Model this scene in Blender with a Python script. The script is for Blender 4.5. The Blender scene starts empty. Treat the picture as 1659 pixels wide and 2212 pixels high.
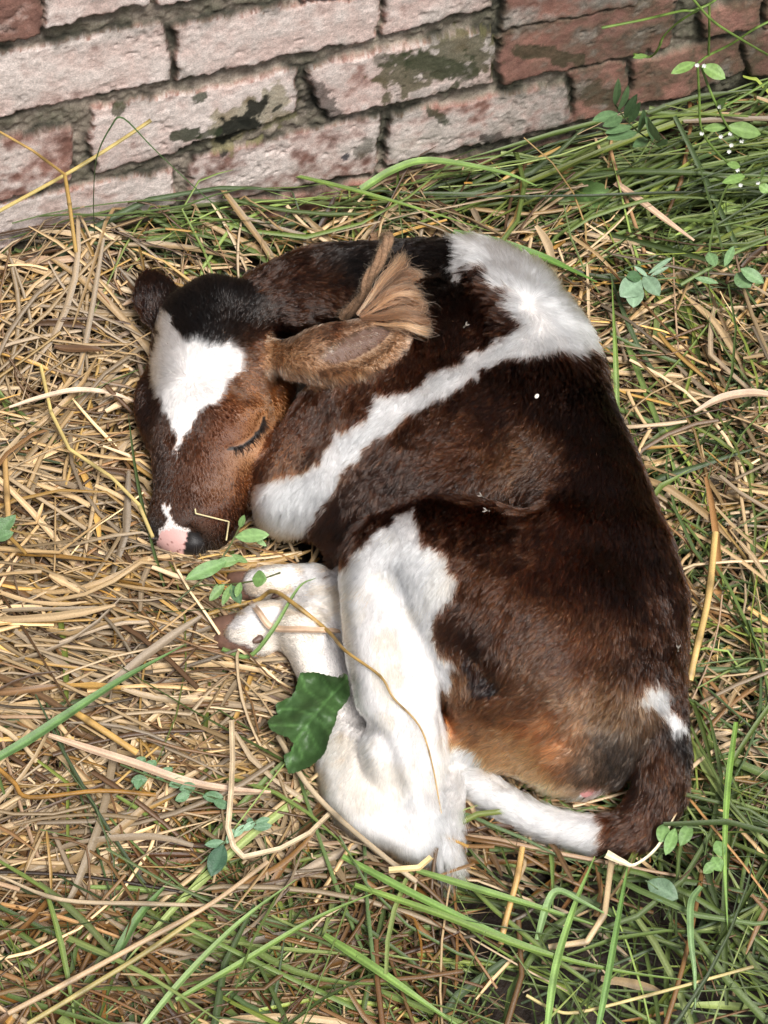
import bpy, math, random, os
import numpy as np
from mathutils import Vector
sc = bpy.context.scene
COL = sc.collection
rng = np.random.default_rng(7)
random.seed(7)
# ------------------------------------------------------------------ camera
PITCH = math.radians(60); DIST = 1.95; HALF_FOV = math.radians(15)
FOC = 1106 / math.tan(HALF_FOV)
CAM = np.array([0, -DIST*math.cos(PITCH), DIST*math.sin(PITCH)])
C_F = np.array([0, math.cos(PITCH), -math.sin(PITCH)])
C_U = np.array([0, math.sin(PITCH), math.cos(PITCH)])
C_R = np.array([1.0, 0, 0])
cam = bpy.data.cameras.new('camera'); cam_o = bpy.data.objects.new('camera', cam); COL.objects.link(cam_o)
cam_o.location = CAM; cam_o.rotation_euler = (math.pi/2 - PITCH, 0, 0)
cam.sensor_fit = 'VERTICAL'; cam.sensor_height = 24; cam.lens = 12/math.tan(HALF_FOV)
cam.clip_start = 0.05; cam.clip_end = 200
sc.camera = cam_o
# ------------------------------------------------------------------ light
SUN_EL, SUN_AZ = math.radians(65), math.radians(140)     # azimuth measured clockwise from +Y (the wall side)
w = bpy.data.worlds.new('World'); sc.world = w; w.use_nodes = True
nt = w.node_tree; bg = nt.nodes['Background']
sky = nt.nodes.new('ShaderNodeTexSky'); sky.sky_type = 'NISHITA'; sky.sun_disc = False
sky.sun_elevation = SUN_EL; sky.sun_rotation = SUN_AZ
try: sky.air_density = 1.0; sky.dust_density = 3.0; sky.ozone_density = 0.6
except Exception: pass
hs = nt.nodes.new('ShaderNodeHueSaturation'); hs.inputs['Saturation'].default_value = .35      # a hazy, nearly white sky
nt.links.new(sky.outputs[0], hs.inputs['Color']); nt.links.new(hs.outputs[0], bg.inputs[0]); bg.inputs[1].default_value = 0.05
sun = bpy.data.lights.new('sun', 'SUN'); sun.energy = 2.0; sun.angle = math.radians(20); sun.color = (1.0, 0.97, 0.93)
sun_o = bpy.data.objects.new('sun', sun); COL.objects.link(sun_o)
sdir = Vector((math.sin(SUN_AZ)*math.cos(SUN_EL), math.cos(SUN_AZ)*math.cos(SUN_EL), math.sin(SUN_EL)))
sun_o.rotation_euler = (-sdir).to_track_quat('-Z', 'Y').to_euler()
vs = sc.view_settings; vs.view_transform = 'Standard'; vs.look = 'None'; vs.gamma = 1; vs.use_curve_mapping = False
vs.exposure = 1.45
sc.cycles.use_denoising = True; sc.cycles.denoising_prefilter = 'ACCURATE'; sc.cycles.max_bounces = 16; sc.cycles.diffuse_bounces = 2; sc.cycles.glossy_bounces = 10; sc.cycles.transmission_bounces = 14; sc.cycles.transparent_max_bounces = 8
# ------------------------------------------------------------------ helpers
def P(px, py, z=0.0):
    """a point of the photograph (1659 x 2212 units) at height z, in metres"""
    px = np.asarray(px, float); py = np.asarray(py, float); z = np.asarray(z, float)
    dx = (px-829.5)/FOC; dy = (1106-py)/FOC
    d = C_F + np.multiply.outer(dx, C_R) + np.multiply.outer(dy, C_U)
    t = (z-CAM[2])/d[..., 2]
    return CAM + d*t[..., None]
def pix(p):
    v = np.asarray(p) - CAM; zc = v@C_F
    return 829.5 + FOC*(v@C_R)/zc, 1106 - FOC*(v@C_U)/zc
def scale_at(p): return FOC/((np.asarray(p)-CAM)@C_F)
def catmull(pts, n=6):
    pts = np.asarray(pts, float)
    q = np.vstack([2*pts[0]-pts[1], pts, 2*pts[-1]-pts[-2]])
    out = []
    for i in range(1, len(q)-2):
        p0, p1, p2, p3 = q[i-1:i+3]
        for t in np.arange(n)/n:
            out.append(0.5*(2*p1 + (p2-p0)*t + (2*p0-5*p1+4*p2-p3)*t*t + (3*p1-p0-3*p2+p3)*t**3))
    out.append(pts[-1]); return np.array(out)
def inside(poly, x, y):
    poly = np.asarray(poly, float); r = np.zeros(np.shape(x), bool)
    j = len(poly)-1
    for i in range(len(poly)):
        xi, yi = poly[i]; xj, yj = poly[j]
        c = ((yi > y) != (yj > y)) & (x < (xj-xi)*(y-yi)/((yj-yi) if yj != yi else 1e-9)+xi)
        r ^= c; j = i
    return r
def poly_sd(poly, x, y):
    """signed distance to a polygon, negative inside"""
    poly = np.asarray(poly, float); d = np.full(np.shape(x), 1e9)
    for i in range(len(poly)):
        a = poly[i-1]; b = poly[i]; e = b-a
        t = np.clip(((x-a[0])*e[0]+(y-a[1])*e[1])/(e@e+1e-12), 0, 1)
        d = np.minimum(d, np.hypot(x-a[0]-t*e[0], y-a[1]-t*e[1]))
    return np.where(inside(poly, x, y), -d, d)
def vnoise(p, seed=0):
    """smooth value noise of n-d points, 0..1"""
    p = np.asarray(p, float); i = np.floor(p).astype(np.int64); f = p-i; f = f*f*(3-2*f)
    out = np.zeros(p.shape[:-1]); dim = p.shape[-1]
    pr = [374761393, 668265263, 2147483647][:dim]
    for c in range(2**dim):
        wgt = np.ones(p.shape[:-1]); h = np.full(p.shape[:-1], seed*144665+12345, np.int64)
        for k in range(dim):
            b = (c >> k) & 1; wgt = wgt*(f[..., k] if b else 1-f[..., k]); h = h ^ ((i[..., k]+b)*pr[k])
        h = (h ^ (h >> 13))*1274126177 & 0x7fffffff; h = (h ^ (h >> 16))*668265263 & 0x7fffffff
        out += wgt*((h ^ (h >> 15)) & 0xffff)/65535.0
    return out
def fbm(p, oct=4, seed=0):
    a = 0; s = 0; amp = 1.0; p = np.asarray(p, float)
    for o in range(oct): a = a+amp*vnoise(p*2**o, seed+o*17); s += amp; amp *= .5
    return a/s
def sstep(a, b, x): t = np.clip((x-a)/(b-a), 0, 1); return t*t*(3-2*t)
def mesh_obj(name, verts, faces, mat=None, parent=None, smooth=True, cols=None, mats=None, midx=None):
    """faces: (n,4) / (n,3) int array, or a list of lists"""
    me = bpy.data.meshes.new(name); verts = np.asarray(verts, np.float32)
    if isinstance(faces, np.ndarray):
        k = faces.shape[1]; me.vertices.add(len(verts)); me.vertices.foreach_set('co', verts.ravel())
        me.loops.add(faces.size); me.loops.foreach_set('vertex_index', faces.ravel().astype(np.int32))
        me.polygons.add(len(faces)); me.polygons.foreach_set('loop_start', np.arange(0, faces.size, k, dtype=np.int32))
        me.polygons.foreach_set('loop_total', np.full(len(faces), k, np.int32))
    else: me.from_pydata([tuple(map(float, v)) for v in verts], [], faces)
    me.update(calc_edges=True); me.validate()
    if smooth: me.polygons.foreach_set('use_smooth', np.ones(len(me.polygons), bool))
    if cols is not None:
        at = me.attributes.new('col', 'FLOAT_COLOR', 'POINT')
        c = np.ones((len(verts), 4), np.float32); c[:, :3] = cols; at.data.foreach_set('color', c.ravel())
    o = bpy.data.objects.new(name, me); COL.objects.link(o)
    if mat: me.materials.append(mat)
    if parent: o.parent = parent; o.matrix_parent_inverse = parent.matrix_world.inverted() if False else o.matrix_parent_inverse
    return o
def tag(o, label=None, cat=None, group=None, kind=None):
    if label: o['label'] = label
    if cat: o['category'] = cat
    if group: o['group'] = group
    if kind: o['kind'] = kind
    return o
def empty(name, loc=(0, 0, 0)):
    o = bpy.data.objects.new(name, None); COL.objects.link(o); o.location = loc; o.empty_display_size = .02; return o
def material(name, rough=.7, col=None, attr=None, spec=.5, bump=0, bscale=300, sheen=0, noise=0, nscale=400, trans=0):
    m = bpy.data.materials.new(name); m.use_nodes = True; t = m.node_tree; b = t.nodes['Principled BSDF']
    b.inputs['Roughness'].default_value = rough; b.inputs['Specular IOR Level'].default_value = spec
    src = None
    if attr:
        a = t.nodes.new('ShaderNodeAttribute'); a.attribute_name = attr; src = a.outputs['Color']
    else:
        r = t.nodes.new('ShaderNodeRGB'); r.outputs[0].default_value = (*col, 1); src = r.outputs[0]
    if noise or bump:
        tc = t.nodes.new('ShaderNodeTexCoord'); n = t.nodes.new('ShaderNodeTexNoise')
        n.inputs['Scale'].default_value = nscale; n.inputs['Detail'].default_value = 6; n.inputs['Roughness'].default_value = .65
        t.links.new(tc.outputs['Object'], n.inputs['Vector'])
        if noise:
            mr = t.nodes.new('ShaderNodeMapRange'); mr.inputs[1].default_value = .25; mr.inputs[2].default_value = .75
            mr.inputs[3].default_value = 1-noise; mr.inputs[4].default_value = 1+noise; t.links.new(n.outputs['Fac'], mr.inputs[0])
            mx = t.nodes.new('ShaderNodeVectorMath'); mx.operation = 'SCALE'
            t.links.new(src, mx.inputs[0]); t.links.new(mr.outputs[0], mx.inputs['Scale']); src = mx.outputs[0]
        if bump:
            n2 = t.nodes.new('ShaderNodeTexNoise'); n2.inputs['Scale'].default_value = bscale; n2.inputs['Detail'].default_value = 5
            t.links.new(tc.outputs['Object'], n2.inputs['Vector'])
            bp = t.nodes.new('ShaderNodeBump'); bp.inputs['Strength'].default_value = bump; bp.inputs['Distance'].default_value = .002
            t.links.new(n2.outputs['Fac'], bp.inputs['Height']); t.links.new(bp.outputs[0], b.inputs['Normal'])
    t.links.new(src, b.inputs['Base Color'])
    if trans:
        tr = t.nodes.new('ShaderNodeBsdfTranslucent'); t.links.new(src, tr.inputs[0])
        ms = t.nodes.new('ShaderNodeMixShader'); ms.inputs[0].default_value = trans
        t.links.new(b.outputs[0], ms.inputs[1]); t.links.new(tr.outputs[0], ms.inputs[2])
        t.links.new(ms.outputs[0], t.nodes['Material Output'].inputs[0])
    return m
# ------------------------------------------------------------------ the calf: one continuous body surface
def surface_nets(Fv, org, h):
    """naive surface nets of a signed field; returns vertices and quads"""
    S = Fv < 0; nx, ny, nz = Fv.shape
    acc = np.zeros((nx-1, ny-1, nz-1), np.uint8)
    def corner(a, i, j, k): return a[i:nx-1+i, j:ny-1+j, k:nz-1+k]
    for i in (0, 1):
        for j in (0, 1):
            for k in (0, 1): acc += corner(S, i, j, k)
    cells = np.argwhere((acc > 0) & (acc < 8)); del acc
    idx = np.full((nx-1, ny-1, nz-1), -1, np.int32); idx[tuple(cells.T)] = np.arange(len(cells))
    val = np.zeros((len(cells), 2, 2, 2), np.float32)
    for i in (0, 1):
        for j in (0, 1):
            for k in (0, 1): val[:, i, j, k] = Fv[cells[:, 0]+i, cells[:, 1]+j, cells[:, 2]+k]
    pos = np.zeros((len(cells), 3)); cnt = np.zeros(len(cells))
    for ax in range(3):
        o = [a for a in range(3) if a != ax]
        for u in (0, 1):
            for v in (0, 1):
                s0 = [0, 0, 0]; s0[o[0]] = u; s0[o[1]] = v; s1 = list(s0); s1[ax] = 1
                a = val[:, s0[0], s0[1], s0[2]]; b = val[:, s1[0], s1[1], s1[2]]
                m = (a < 0) != (b < 0); t = a[m]/(a[m]-b[m]); q = np.zeros((m.sum(), 3))
                q[:, o[0]] = u; q[:, o[1]] = v; q[:, ax] = t; pos[m] += q; cnt[m] += 1
    verts = org + (cells + pos/cnt[:, None])*h
    quads = []
    for ax in range(3):
        o = [(ax+1) % 3, (ax+2) % 3]
        sl0 = [slice(None)]*3; sl1 = [slice(None)]*3; sl0[ax] = slice(0, -1); sl1[ax] = slice(1, None)
        for s in o:
            sl0[s] = slice(1, -1); sl1[s] = slice(1, -1)
        a = S[tuple(sl0)]; b = S[tuple(sl1)]; e = np.argwhere(a != b); fl = a[tuple(e.T)]
        base = e.copy(); base[:, o[0]] += 1; base[:, o[1]] += 1
        def cell(du, dv):
            c = base.copy(); c[:, o[0]] -= du; c[:, o[1]] -= dv; return idx[tuple(c.T)]
        q = np.stack([cell(1, 1), cell(0, 1), cell(0, 0), cell(1, 0)], 1)
        q[~fl] = q[~fl][:, ::-1]; quads.append(q)
    return verts, np.vstack(quads)
class Field:
    """a signed distance field that limbs and cuts are blended into"""
    def __init__(self, lo, hi, vox):
        self.lo = np.array(lo, float); self.vox = vox
        self.n = np.ceil((np.array(hi)-self.lo)/vox).astype(int)+1
        self.ax = [(self.lo[a] + np.arange(self.n[a])*vox).astype(np.float32) for a in range(3)]
        self.f = np.full(self.n, .05, np.float32); self.parts = []
    def box(self, pts, pad):
        lo = (pts[:, :3]-pts[:, 3:]-pad).min(0); hi = (pts[:, :3]+pts[:, 3:]+pad).max(0)
        i0 = np.clip(((lo-self.lo)/self.vox).astype(int), 0, self.n-1); i1 = np.clip(((hi-self.lo)/self.vox).astype(int)+2, 1, self.n)
        return tuple(slice(a, b) for a, b in zip(i0, i1))
    def dist(self, pts, zs, sl, slope):
        X = self.ax[0][sl[0]][:, None, None]; Y = self.ax[1][sl[1]][None, :, None]; Z = self.ax[2][sl[2]][None, None, :]
        d = None; pts = pts.astype(np.float32)
        for i in range(max(1, len(pts)-1)):
            a = pts[i]; b = pts[min(i+1, len(pts)-1)]
            e = b-a; ez = (e[2]-slope[0]*e[0]-slope[1]*e[1])*zs; L = e[0]**2+e[1]**2+ez**2+np.float32(1e-12)
            dx = X-a[0]; dy = Y-a[1]; dz = (Z-a[2]-slope[0]*dx-slope[1]*dy)*zs
            t = np.clip((dx*e[0]+dy*e[1]+dz*ez)/L, 0, 1)
            q = np.sqrt((dx-t*e[0])**2+(dy-t*e[1])**2+(dz-t*ez)**2)-(a[3]+t*e[3])
            d = q if d is None else np.minimum(d, q)
        return d/max(1.0, 1+.35*(zs-1))
    def add(self, ctrl, k=.02, zs=1.0, cut=False, slope=(0, 0), n=8, part='trunk', world=False, on=False):
        if on: ctrl = [(a, b, self.surf(a, b)+c_, r_) for a, b, c_, r_ in ctrl]
        c = catmull(ctrl, n) if len(ctrl) > 1 else np.asarray(ctrl, float)
        if world: pts = c
        else:
            w_ = P(c[:, 0], c[:, 1], c[:, 2]); pts = np.column_stack([w_, c[:, 3]/scale_at(w_)])
        sl = self.box(pts, .03+k); d = self.dist(pts, zs, sl, slope); f = self.f[sl]
        if cut:
            h = np.maximum(k-np.abs(f+d), 0)/k; self.f[sl] = np.maximum(f, -d)+h*h*k*.25
        else:
            h = np.maximum(k-np.abs(f-d), 0)/k; self.f[sl] = np.minimum(f, d)-h*h*k*.25
            self.parts.append((part, pts))
    def surf(self, px, py):
        """height of the surface met when looking at a point of the photograph"""
        z = np.arange(.27, -.02, -.0008); w_ = P(np.full(len(z), float(px)), np.full(len(z), float(py)), z)
        i = np.clip(((w_-self.lo)/self.vox).round().astype(int), 0, self.n-1)
        hit = np.nonzero(self.f[i[:, 0], i[:, 1], i[:, 2]] < 0)[0]
        return z[hit[0]] if len(hit) else 0.0
    def mesh(self, smooth=2):
        V, Q = surface_nets(self.f, self.lo, self.vox); self.f = None
        for _ in range(smooth):
            acc = np.zeros_like(V); cnt = np.zeros(len(V))
            for k in range(4):
                a, b = Q[:, k], Q[:, (k+1) % 4]
                for ax in range(3):
                    acc[:, ax] += np.bincount(a, V[b, ax], len(V)) + np.bincount(b, V[a, ax], len(V))
                cnt += np.bincount(a, minlength=len(V)) + np.bincount(b, minlength=len(V))
            V = V*.45 + .55*acc/np.maximum(cnt, 1)[:, None]
        return V, Q
FB = Field([-.30, -.46, -.03], [.36, .36, .27], float(os.environ.get('VOX', '0.0024')))
add = FB.add
# trunk, from the withers down to the brisket, then ribs and loin
add([(1085, 660, .105, 98), (950, 770, .10, 165), (800, 930, .092, 168), (670, 1040, .075, 112), (610, 1090, .06, 60)], .03)
add([(1105, 745, .10, 132), (1090, 880, .10, 168), (960, 990, .10, 190), (840, 1090, .085, 148), (775, 1190, .06, 70)], .03)
add([(1150, 790, .10, 118), (1185, 930, .10, 150), (1235, 1050, .10, 156), (1285, 1200, .10, 162)], .03)
# neck roll
add([(575, 668, .085, 82), (680, 622, .09, 88), (800, 614, .095, 90), (920, 614, .10, 94), (1020, 632, .105, 98)], .018)
# haunch: hip, thigh, stifle, rump
add([(1290, 1300, .095, 174), (1215, 1360, .10, 216), (1080, 1310, .105, 203), (955, 1235, .11, 166), (872, 1222, .11, 124)], .012)
add([(1325, 1260, .10, 128), (1365, 1330, .095, 112), (1347, 1440, .09, 120)], .03)
add([(1120, 1440, .09, 178), (1240, 1500, .085, 163), (1320, 1520, .08, 118)], .03)
add([(1215, 1585, .07, 116), (1285, 1630, .06, 80)], .03)
add([(1210, 1660, .05, 48), (1255, 1690, .045, 34)], .012)
add([(1090, 1585, .055, 76), (1010, 1590, .05, 62), (960, 1600, .05, 55)], .02)
add([(1215, 1135, .165, 46), (1180, 1160, .165, 34)], .04)                           # point of the hip
# hind leg: thigh to hock, then folded forward to the hoof
add([(858, 1230, .11, 114), (848, 1400, .10, 104), (862, 1520, .088, 88), (872, 1640, .078, 86), (886, 1760, .06, 58), (893, 1812, .05, 44)], .012, part='leg')
add([(885, 1800, .045, 54), (800, 1735, .045, 82), (752, 1645, .045, 72), (742, 1570, .04, 60), (715, 1490, .038, 60),
     (684, 1410, .042, 62), (664, 1362, .046, 66)], .012, part='leg')
add([(664, 1360, .046, 66), (612, 1350, .044, 58), (575, 1352, .044, 56), (545, 1362, .044, 50), (525, 1368, .042, 42)], .008, part='leg')
add([(566, 1390, .034, 24)], .012, part='leg')
# the other foot behind it
add([(760, 1350, .04, 60), (705, 1290, .045, 62), (650, 1264, .046, 45), (595, 1258, .046, 40), (555, 1262, .042, 35)], .006, part='leg')
# tail
add([(1415, 1475, .10, 52), (1428, 1560, .085, 54), (1430, 1640, .07, 60), (1418, 1715, .055, 58), (1370, 1785, .04, 52), (1300, 1803, .035, 43),
     (1215, 1790, .033, 37), (1125, 1755, .033, 35), (1040, 1700, .036, 36), (985, 1655, .042, 36), (966, 1730, .052, 31), (960, 1810, .050, 25), (970, 1858, .046, 13)], .008, part='tail')
# head
add([(470, 700, .085, 90), (452, 780, .08, 126), (455, 880, .075, 132), (448, 970, .068, 120), (430, 1060, .055, 101), (410, 1115, .044, 90), (402, 1142, .038, 72)], .010, part='head')
add([(330, 850, .075, 32), (328, 885, .075, 36), (343, 940, .062, 28)], .02, part='head')        # far brow
add([(498, 850, .095, 66), (518, 892, .096, 58), (536, 950, .078, 46)], .022, part='head')        # near brow and cheek
add([(560, 790, .085, 60), (588, 840, .07, 50), (550, 960, .05, 50), (500, 1060, .04, 55), (465, 1125, .03, 48)], .025, part='head')  # jaw
add([(455, 1138, .045, 36)], .015, part='head')
add([(358, 1138, .042, 34)], .015, part='head')
add([(380, 1170, .026, 26), (425, 1172, .024, 28)], .012, part='head')                           # lips
add([(415, 690, .10, 58), (470, 672, .105, 64), (540, 690, .10, 50)], .02, part='head')          # poll
# ears
add([(605, 768, .105, 38), (655, 770, .135, 58), (715, 762, .158, 76), (785, 744, .172, 69), (838, 718, .180, 42), (870, 703, .184, 13)], .012, zs=3.2, part='ear')
add([(690, 770, .187, 22), (750, 758, .204, 34), (815, 728, .207, 22)], .008, zs=1.1, cut=True)
add([(372, 706, .085, 36), (350, 668, .09, 50), (334, 634, .095, 48), (318, 592, .10, 14)], .012, zs=2.0, part='far_ear')
# details set on the surface: (px, py, depth, r)
add([(518, 900, -.008, 30), (545, 888, -.010, 24)], .014, on=True, part='head')                  # upper lid over the closed eye
add([(540, 968, -.010, 26)], .02, on=True, part='head')
add([(415, 930, .012, 34), (405, 1000, .012, 30)], .03, cut=True, on=True)
add([(520, 800, .007, 22), (552, 830, .006, 20)], .025, cut=True, on=True)
add([(478, 990, .008, 22), (462, 1050, .008, 22)], .02, cut=True, on=True)
add([(492, 971, .001, 4), (520, 962, .0005, 5), (545, 946, .0003, 5), (561, 925, .0003, 5), (569, 902, .001, 4)], .006, cut=True, on=True)
add([(412, 1150, .000, 11), (421, 1162, .000, 12), (432, 1168, .001, 8)], .006, cut=True, on=True)  # nostril
add([(682, 774, .006, 26), (730, 757, .007, 44), (785, 737, .007, 45), (828, 718, .006, 32), (850, 708, .006, 16)], .004, cut=True, on=True)   # dish of the ear
add([(705, 778, -.003, 8), (750, 766, -.002, 8), (795, 745, -.002, 7)], .006, on=True, part='ear')
add([(735, 742, -.003, 6), (775, 728, -.002, 6), (815, 710, -.002, 5)], .006, on=True, part='ear')
add([(1010, 1408, .002, 12), (1036, 1442, .002, 14), (1062, 1472, .003, 8)], .025, cut=True, on=True)                      # fold in the thigh
add([(838, 1640, .003, 18), (852, 1700, -.002, 26), (866, 1752, .000, 18)], .022, cut=True, on=True)
add([(768, 1548, .000, 8), (790, 1572, .000, 9), (822, 1590, .002, 6)], .018, cut=True, on=True)
add([(590, 1322, .001, 6), (583, 1360, .001, 7), (588, 1398, .001, 7)], .014, cut=True, on=True)
add([(690, 1400, .001, 12), (704, 1450, .000, 12), (712, 1500, .001, 10)], .02, cut=True, on=True)                        # hollow above the hock
add([(905, 1500, .001, 12), (922, 1600, .001, 14), (932, 1690, .001, 10)], .02, cut=True, on=True)
add([(845, 1250, .001, 20), (872, 1330, .001, 20), (880, 1410, .002, 15)], .03, cut=True, on=True)
add([(620, 1010, .008, 20), (690, 900, .010, 22)], .03, cut=True, on=True)
_X, _Y, _Z = np.meshgrid(*FB.ax, indexing='ij', sparse=True)
FB.f += (.0016*np.sin(_X*62+1.3*np.sin(_Y*37))*np.sin(_Y*55+_X*18+.6)*np.cos(_Z*40)).astype(np.float32) + np.float32(.001)
V, Q = FB.mesh(3)
from mathutils.bvhtree import BVHTree
from mathutils.kdtree import KDTree
BVH = BVHTree.FromPolygons([tuple(v) for v in V.tolist()], Q.tolist())
def drape(px, py, lift=.006, floor=.045):
    """the point of the calf (or of the bedding) met at a point of the photograph, lifted a little"""
    g = P(px, py, floor); d = Vector(g-CAM).normalized(); o = Vector(CAM)
    hit = BVH.ray_cast(o, d)
    if hit[0] is not None and hit[0].z > floor-.02: return np.array(hit[0]+hit[1]*lift) if hit[1].dot(d) < 0 else np.array(hit[0]-hit[1]*lift)
    return g
K_ = (.012, .0088, .0080); DK = (.040, .0140, .0062); BR = (.082, .0275, .0110); MB = (.15, .062, .025); TAN = (.40, .205, .095); GT = (.17, .125, .095)
def mul(c, f): return tuple(x*f for x in c)
COLPTS = {
 'trunk': [(620, 620, DK), (750, 570, K_), (850, 560, K_), (700, 640, mul(BR, .7)), (950, 560, K_), (780, 660, mul(BR, .8)), (600, 700, DK),
   (900, 700, DK), (1000, 680, DK), (1080, 660, DK), (700, 900, BR), (650, 1000, MB), (800, 850, BR), (650, 860, BR), (900, 780, BR),
   (1200, 800, DK), (1100, 860, DK), (1000, 960, BR), (1120, 980, mul(MB, .75)), (880, 1060, DK), (760, 1140, DK), (1290, 900, mul(DK, .9)), (1370, 1050, DK), (1335, 870, K_),
   (1250, 1050, DK), (1210, 1130, BR), (1000, 1060, DK), (1000, 1130, BR), (1200, 1250, BR), (1350, 1250, DK), (1440, 1300, DK), (1100, 1300, BR),
   (1060, 1370, mul(BR, .6)), (1250, 1400, BR), (1400, 1420, DK), (1440, 1200, DK), (1050, 1530, mul(MB, 1.3)), (1150, 1500, mul(MB, 1.1)), (1250, 1530, mul(TAN, .8)), (1100, 1600, mul(TAN, 2.2)), (1160, 1640, mul(TAN, 2.6)), (1060, 1625, mul(TAN, 2.2)), (1220, 1575, mul(TAN, 1.3)),  # lower rump is tan; its colour is also brightened to offset weak light there
   (1000, 1580, mul(TAN, 1.5)), (1200, 1610, mul(TAN, 2.0)), (1310, 1600, mul(GT, .8)), (1260, 1655, mul(GT, 1.5)), (1345, 1520, mul(TAN, .5)), (1170, 1680, mul(TAN, 2.4)), (1000, 1490, MB), (1330, 1640, mul(GT, .5))],
 'tail': [(1440, 1500, DK), (1440, 1640, mul(BR, 1.0)), (1380, 1780, mul(BR, 1.2)), (1480, 1600, K_)],
 'head': [(470, 650, K_), (400, 670, K_), (540, 690, K_), (440, 720, K_), (350, 850, DK), (310, 860, DK), (340, 1000, DK), (390, 1010, DK), (430, 1000, BR), (420, 900, DK), (480, 930, mul(BR, 1.1)), (470, 1050, mul(MB, .75)),
   (520, 1050, mul(MB, 1.2)), (555, 980, mul(TAN, .8)), (580, 880, mul(TAN, .85)), (610, 820, mul(TAN, 1.1)), (545, 760, MB), (510, 850, mul(MB, 1.1)), (560, 720, BR), (460, 1115, BR), (400, 1080, DK),
   (330, 1100, DK), (440, 1180, K_), (475, 1160, DK), (330, 1150, K_), (535, 1000, mul(TAN, .6)), (590, 780, mul(TAN, .7))],
 'ear': [(620, 780, (.30, .17, .09)), (655, 800, (.26, .165, .105)), (720, 800, (.22, .14, .09)), (690, 735, (.24, .15, .095)), (760, 700, (.20, .125, .08)), (720, 690, DK), (800, 712, (.34, .235, .16)), (650, 735, (.15, .09, .055)), (860, 700, (.30, .20, .135)), (770, 790, (.30, .20, .13))],
 'far_ear': [(340, 640, mul(DK, .55)), (310, 600, mul(DK, .8))],
 'leg': [(850, 1500, (.7, .66, .6))]}
WHITE = np.array((.70, .697, .69)); CREAM = np.array((.64, .61, .55))
STRIPE = [(1000, 470), (979, 614), (1011, 586), (1052, 588), (1075, 627), (1121, 655), (1116, 677), (1134, 700), (1121, 718), (1066, 737), (1011, 759), (956, 791), (906, 828),
  (818, 846), (813, 882), (763, 914), (740, 910), (722, 942), (690, 996), (653, 1010), (580, 1028), (549, 1056), (500, 1092), (520, 1160), (603, 1190), (672, 1140), (699, 1101),
  (731, 1051), (754, 1005), (799, 964), (872, 905), (945, 860), (1011, 828), (1048, 800), (1093, 773), (1148, 764), (1212, 759), (1253, 748), (1310, 740), (1310, 480)]
TAILSPOT = [(1375, 1476), (1410, 1450), (1432, 1476), (1442, 1508), (1472, 1531), (1484, 1570), (1457, 1578), (1437, 1551), (1414, 1523), (1387, 1511), (1359, 1496)]
LEGW = [(715, 1240), (760, 1200), (800, 1160), (850, 1122), (905, 1090), (912, 1130), (928, 1162), (979, 1185), (1002, 1232), (978, 1262), (985, 1275), (952, 1300), (948, 1345), (945, 1390), (985, 1425),
  (966, 1440), (968, 1475), (945, 1466), (950, 1520), (970, 1590), (1040, 1612), (1050, 1640), (1105, 1668), (1152, 1700), (1200, 1712), (1260, 1712), (1300, 1690), (1320, 1720), (1230, 1800), (900, 2000), (400, 2000), (400, 1200), (700, 1200)]
BLAZE = [(325, 660), (366, 682), (373, 689), (378, 711), (406, 743), (425, 741), (448, 746), (473, 745), (492, 746), (524, 753), (518, 788), (505, 813), (489, 835), (473, 867), (454, 868), (429, 886),
  (413, 914), (394, 949), (379, 985), (383, 943), (368, 908), (352, 876), (333, 835), (330, 794), (332, 753), (345, 721)]
NOSEW = [(354, 1092), (360, 1088), (366, 1096), (368, 1118), (384, 1133), (407, 1146), (403, 1160), (395, 1200), (340, 1185), (346, 1143), (356, 1127)]
PINK = [(346, 1148), (375, 1140), (404, 1148), (402, 1165), (394, 1205), (335, 1185)]
MUZZLE = [(402, 1148), (430, 1150), (440, 1170), (455, 1205), (390, 1215), (394, 1190)]
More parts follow.
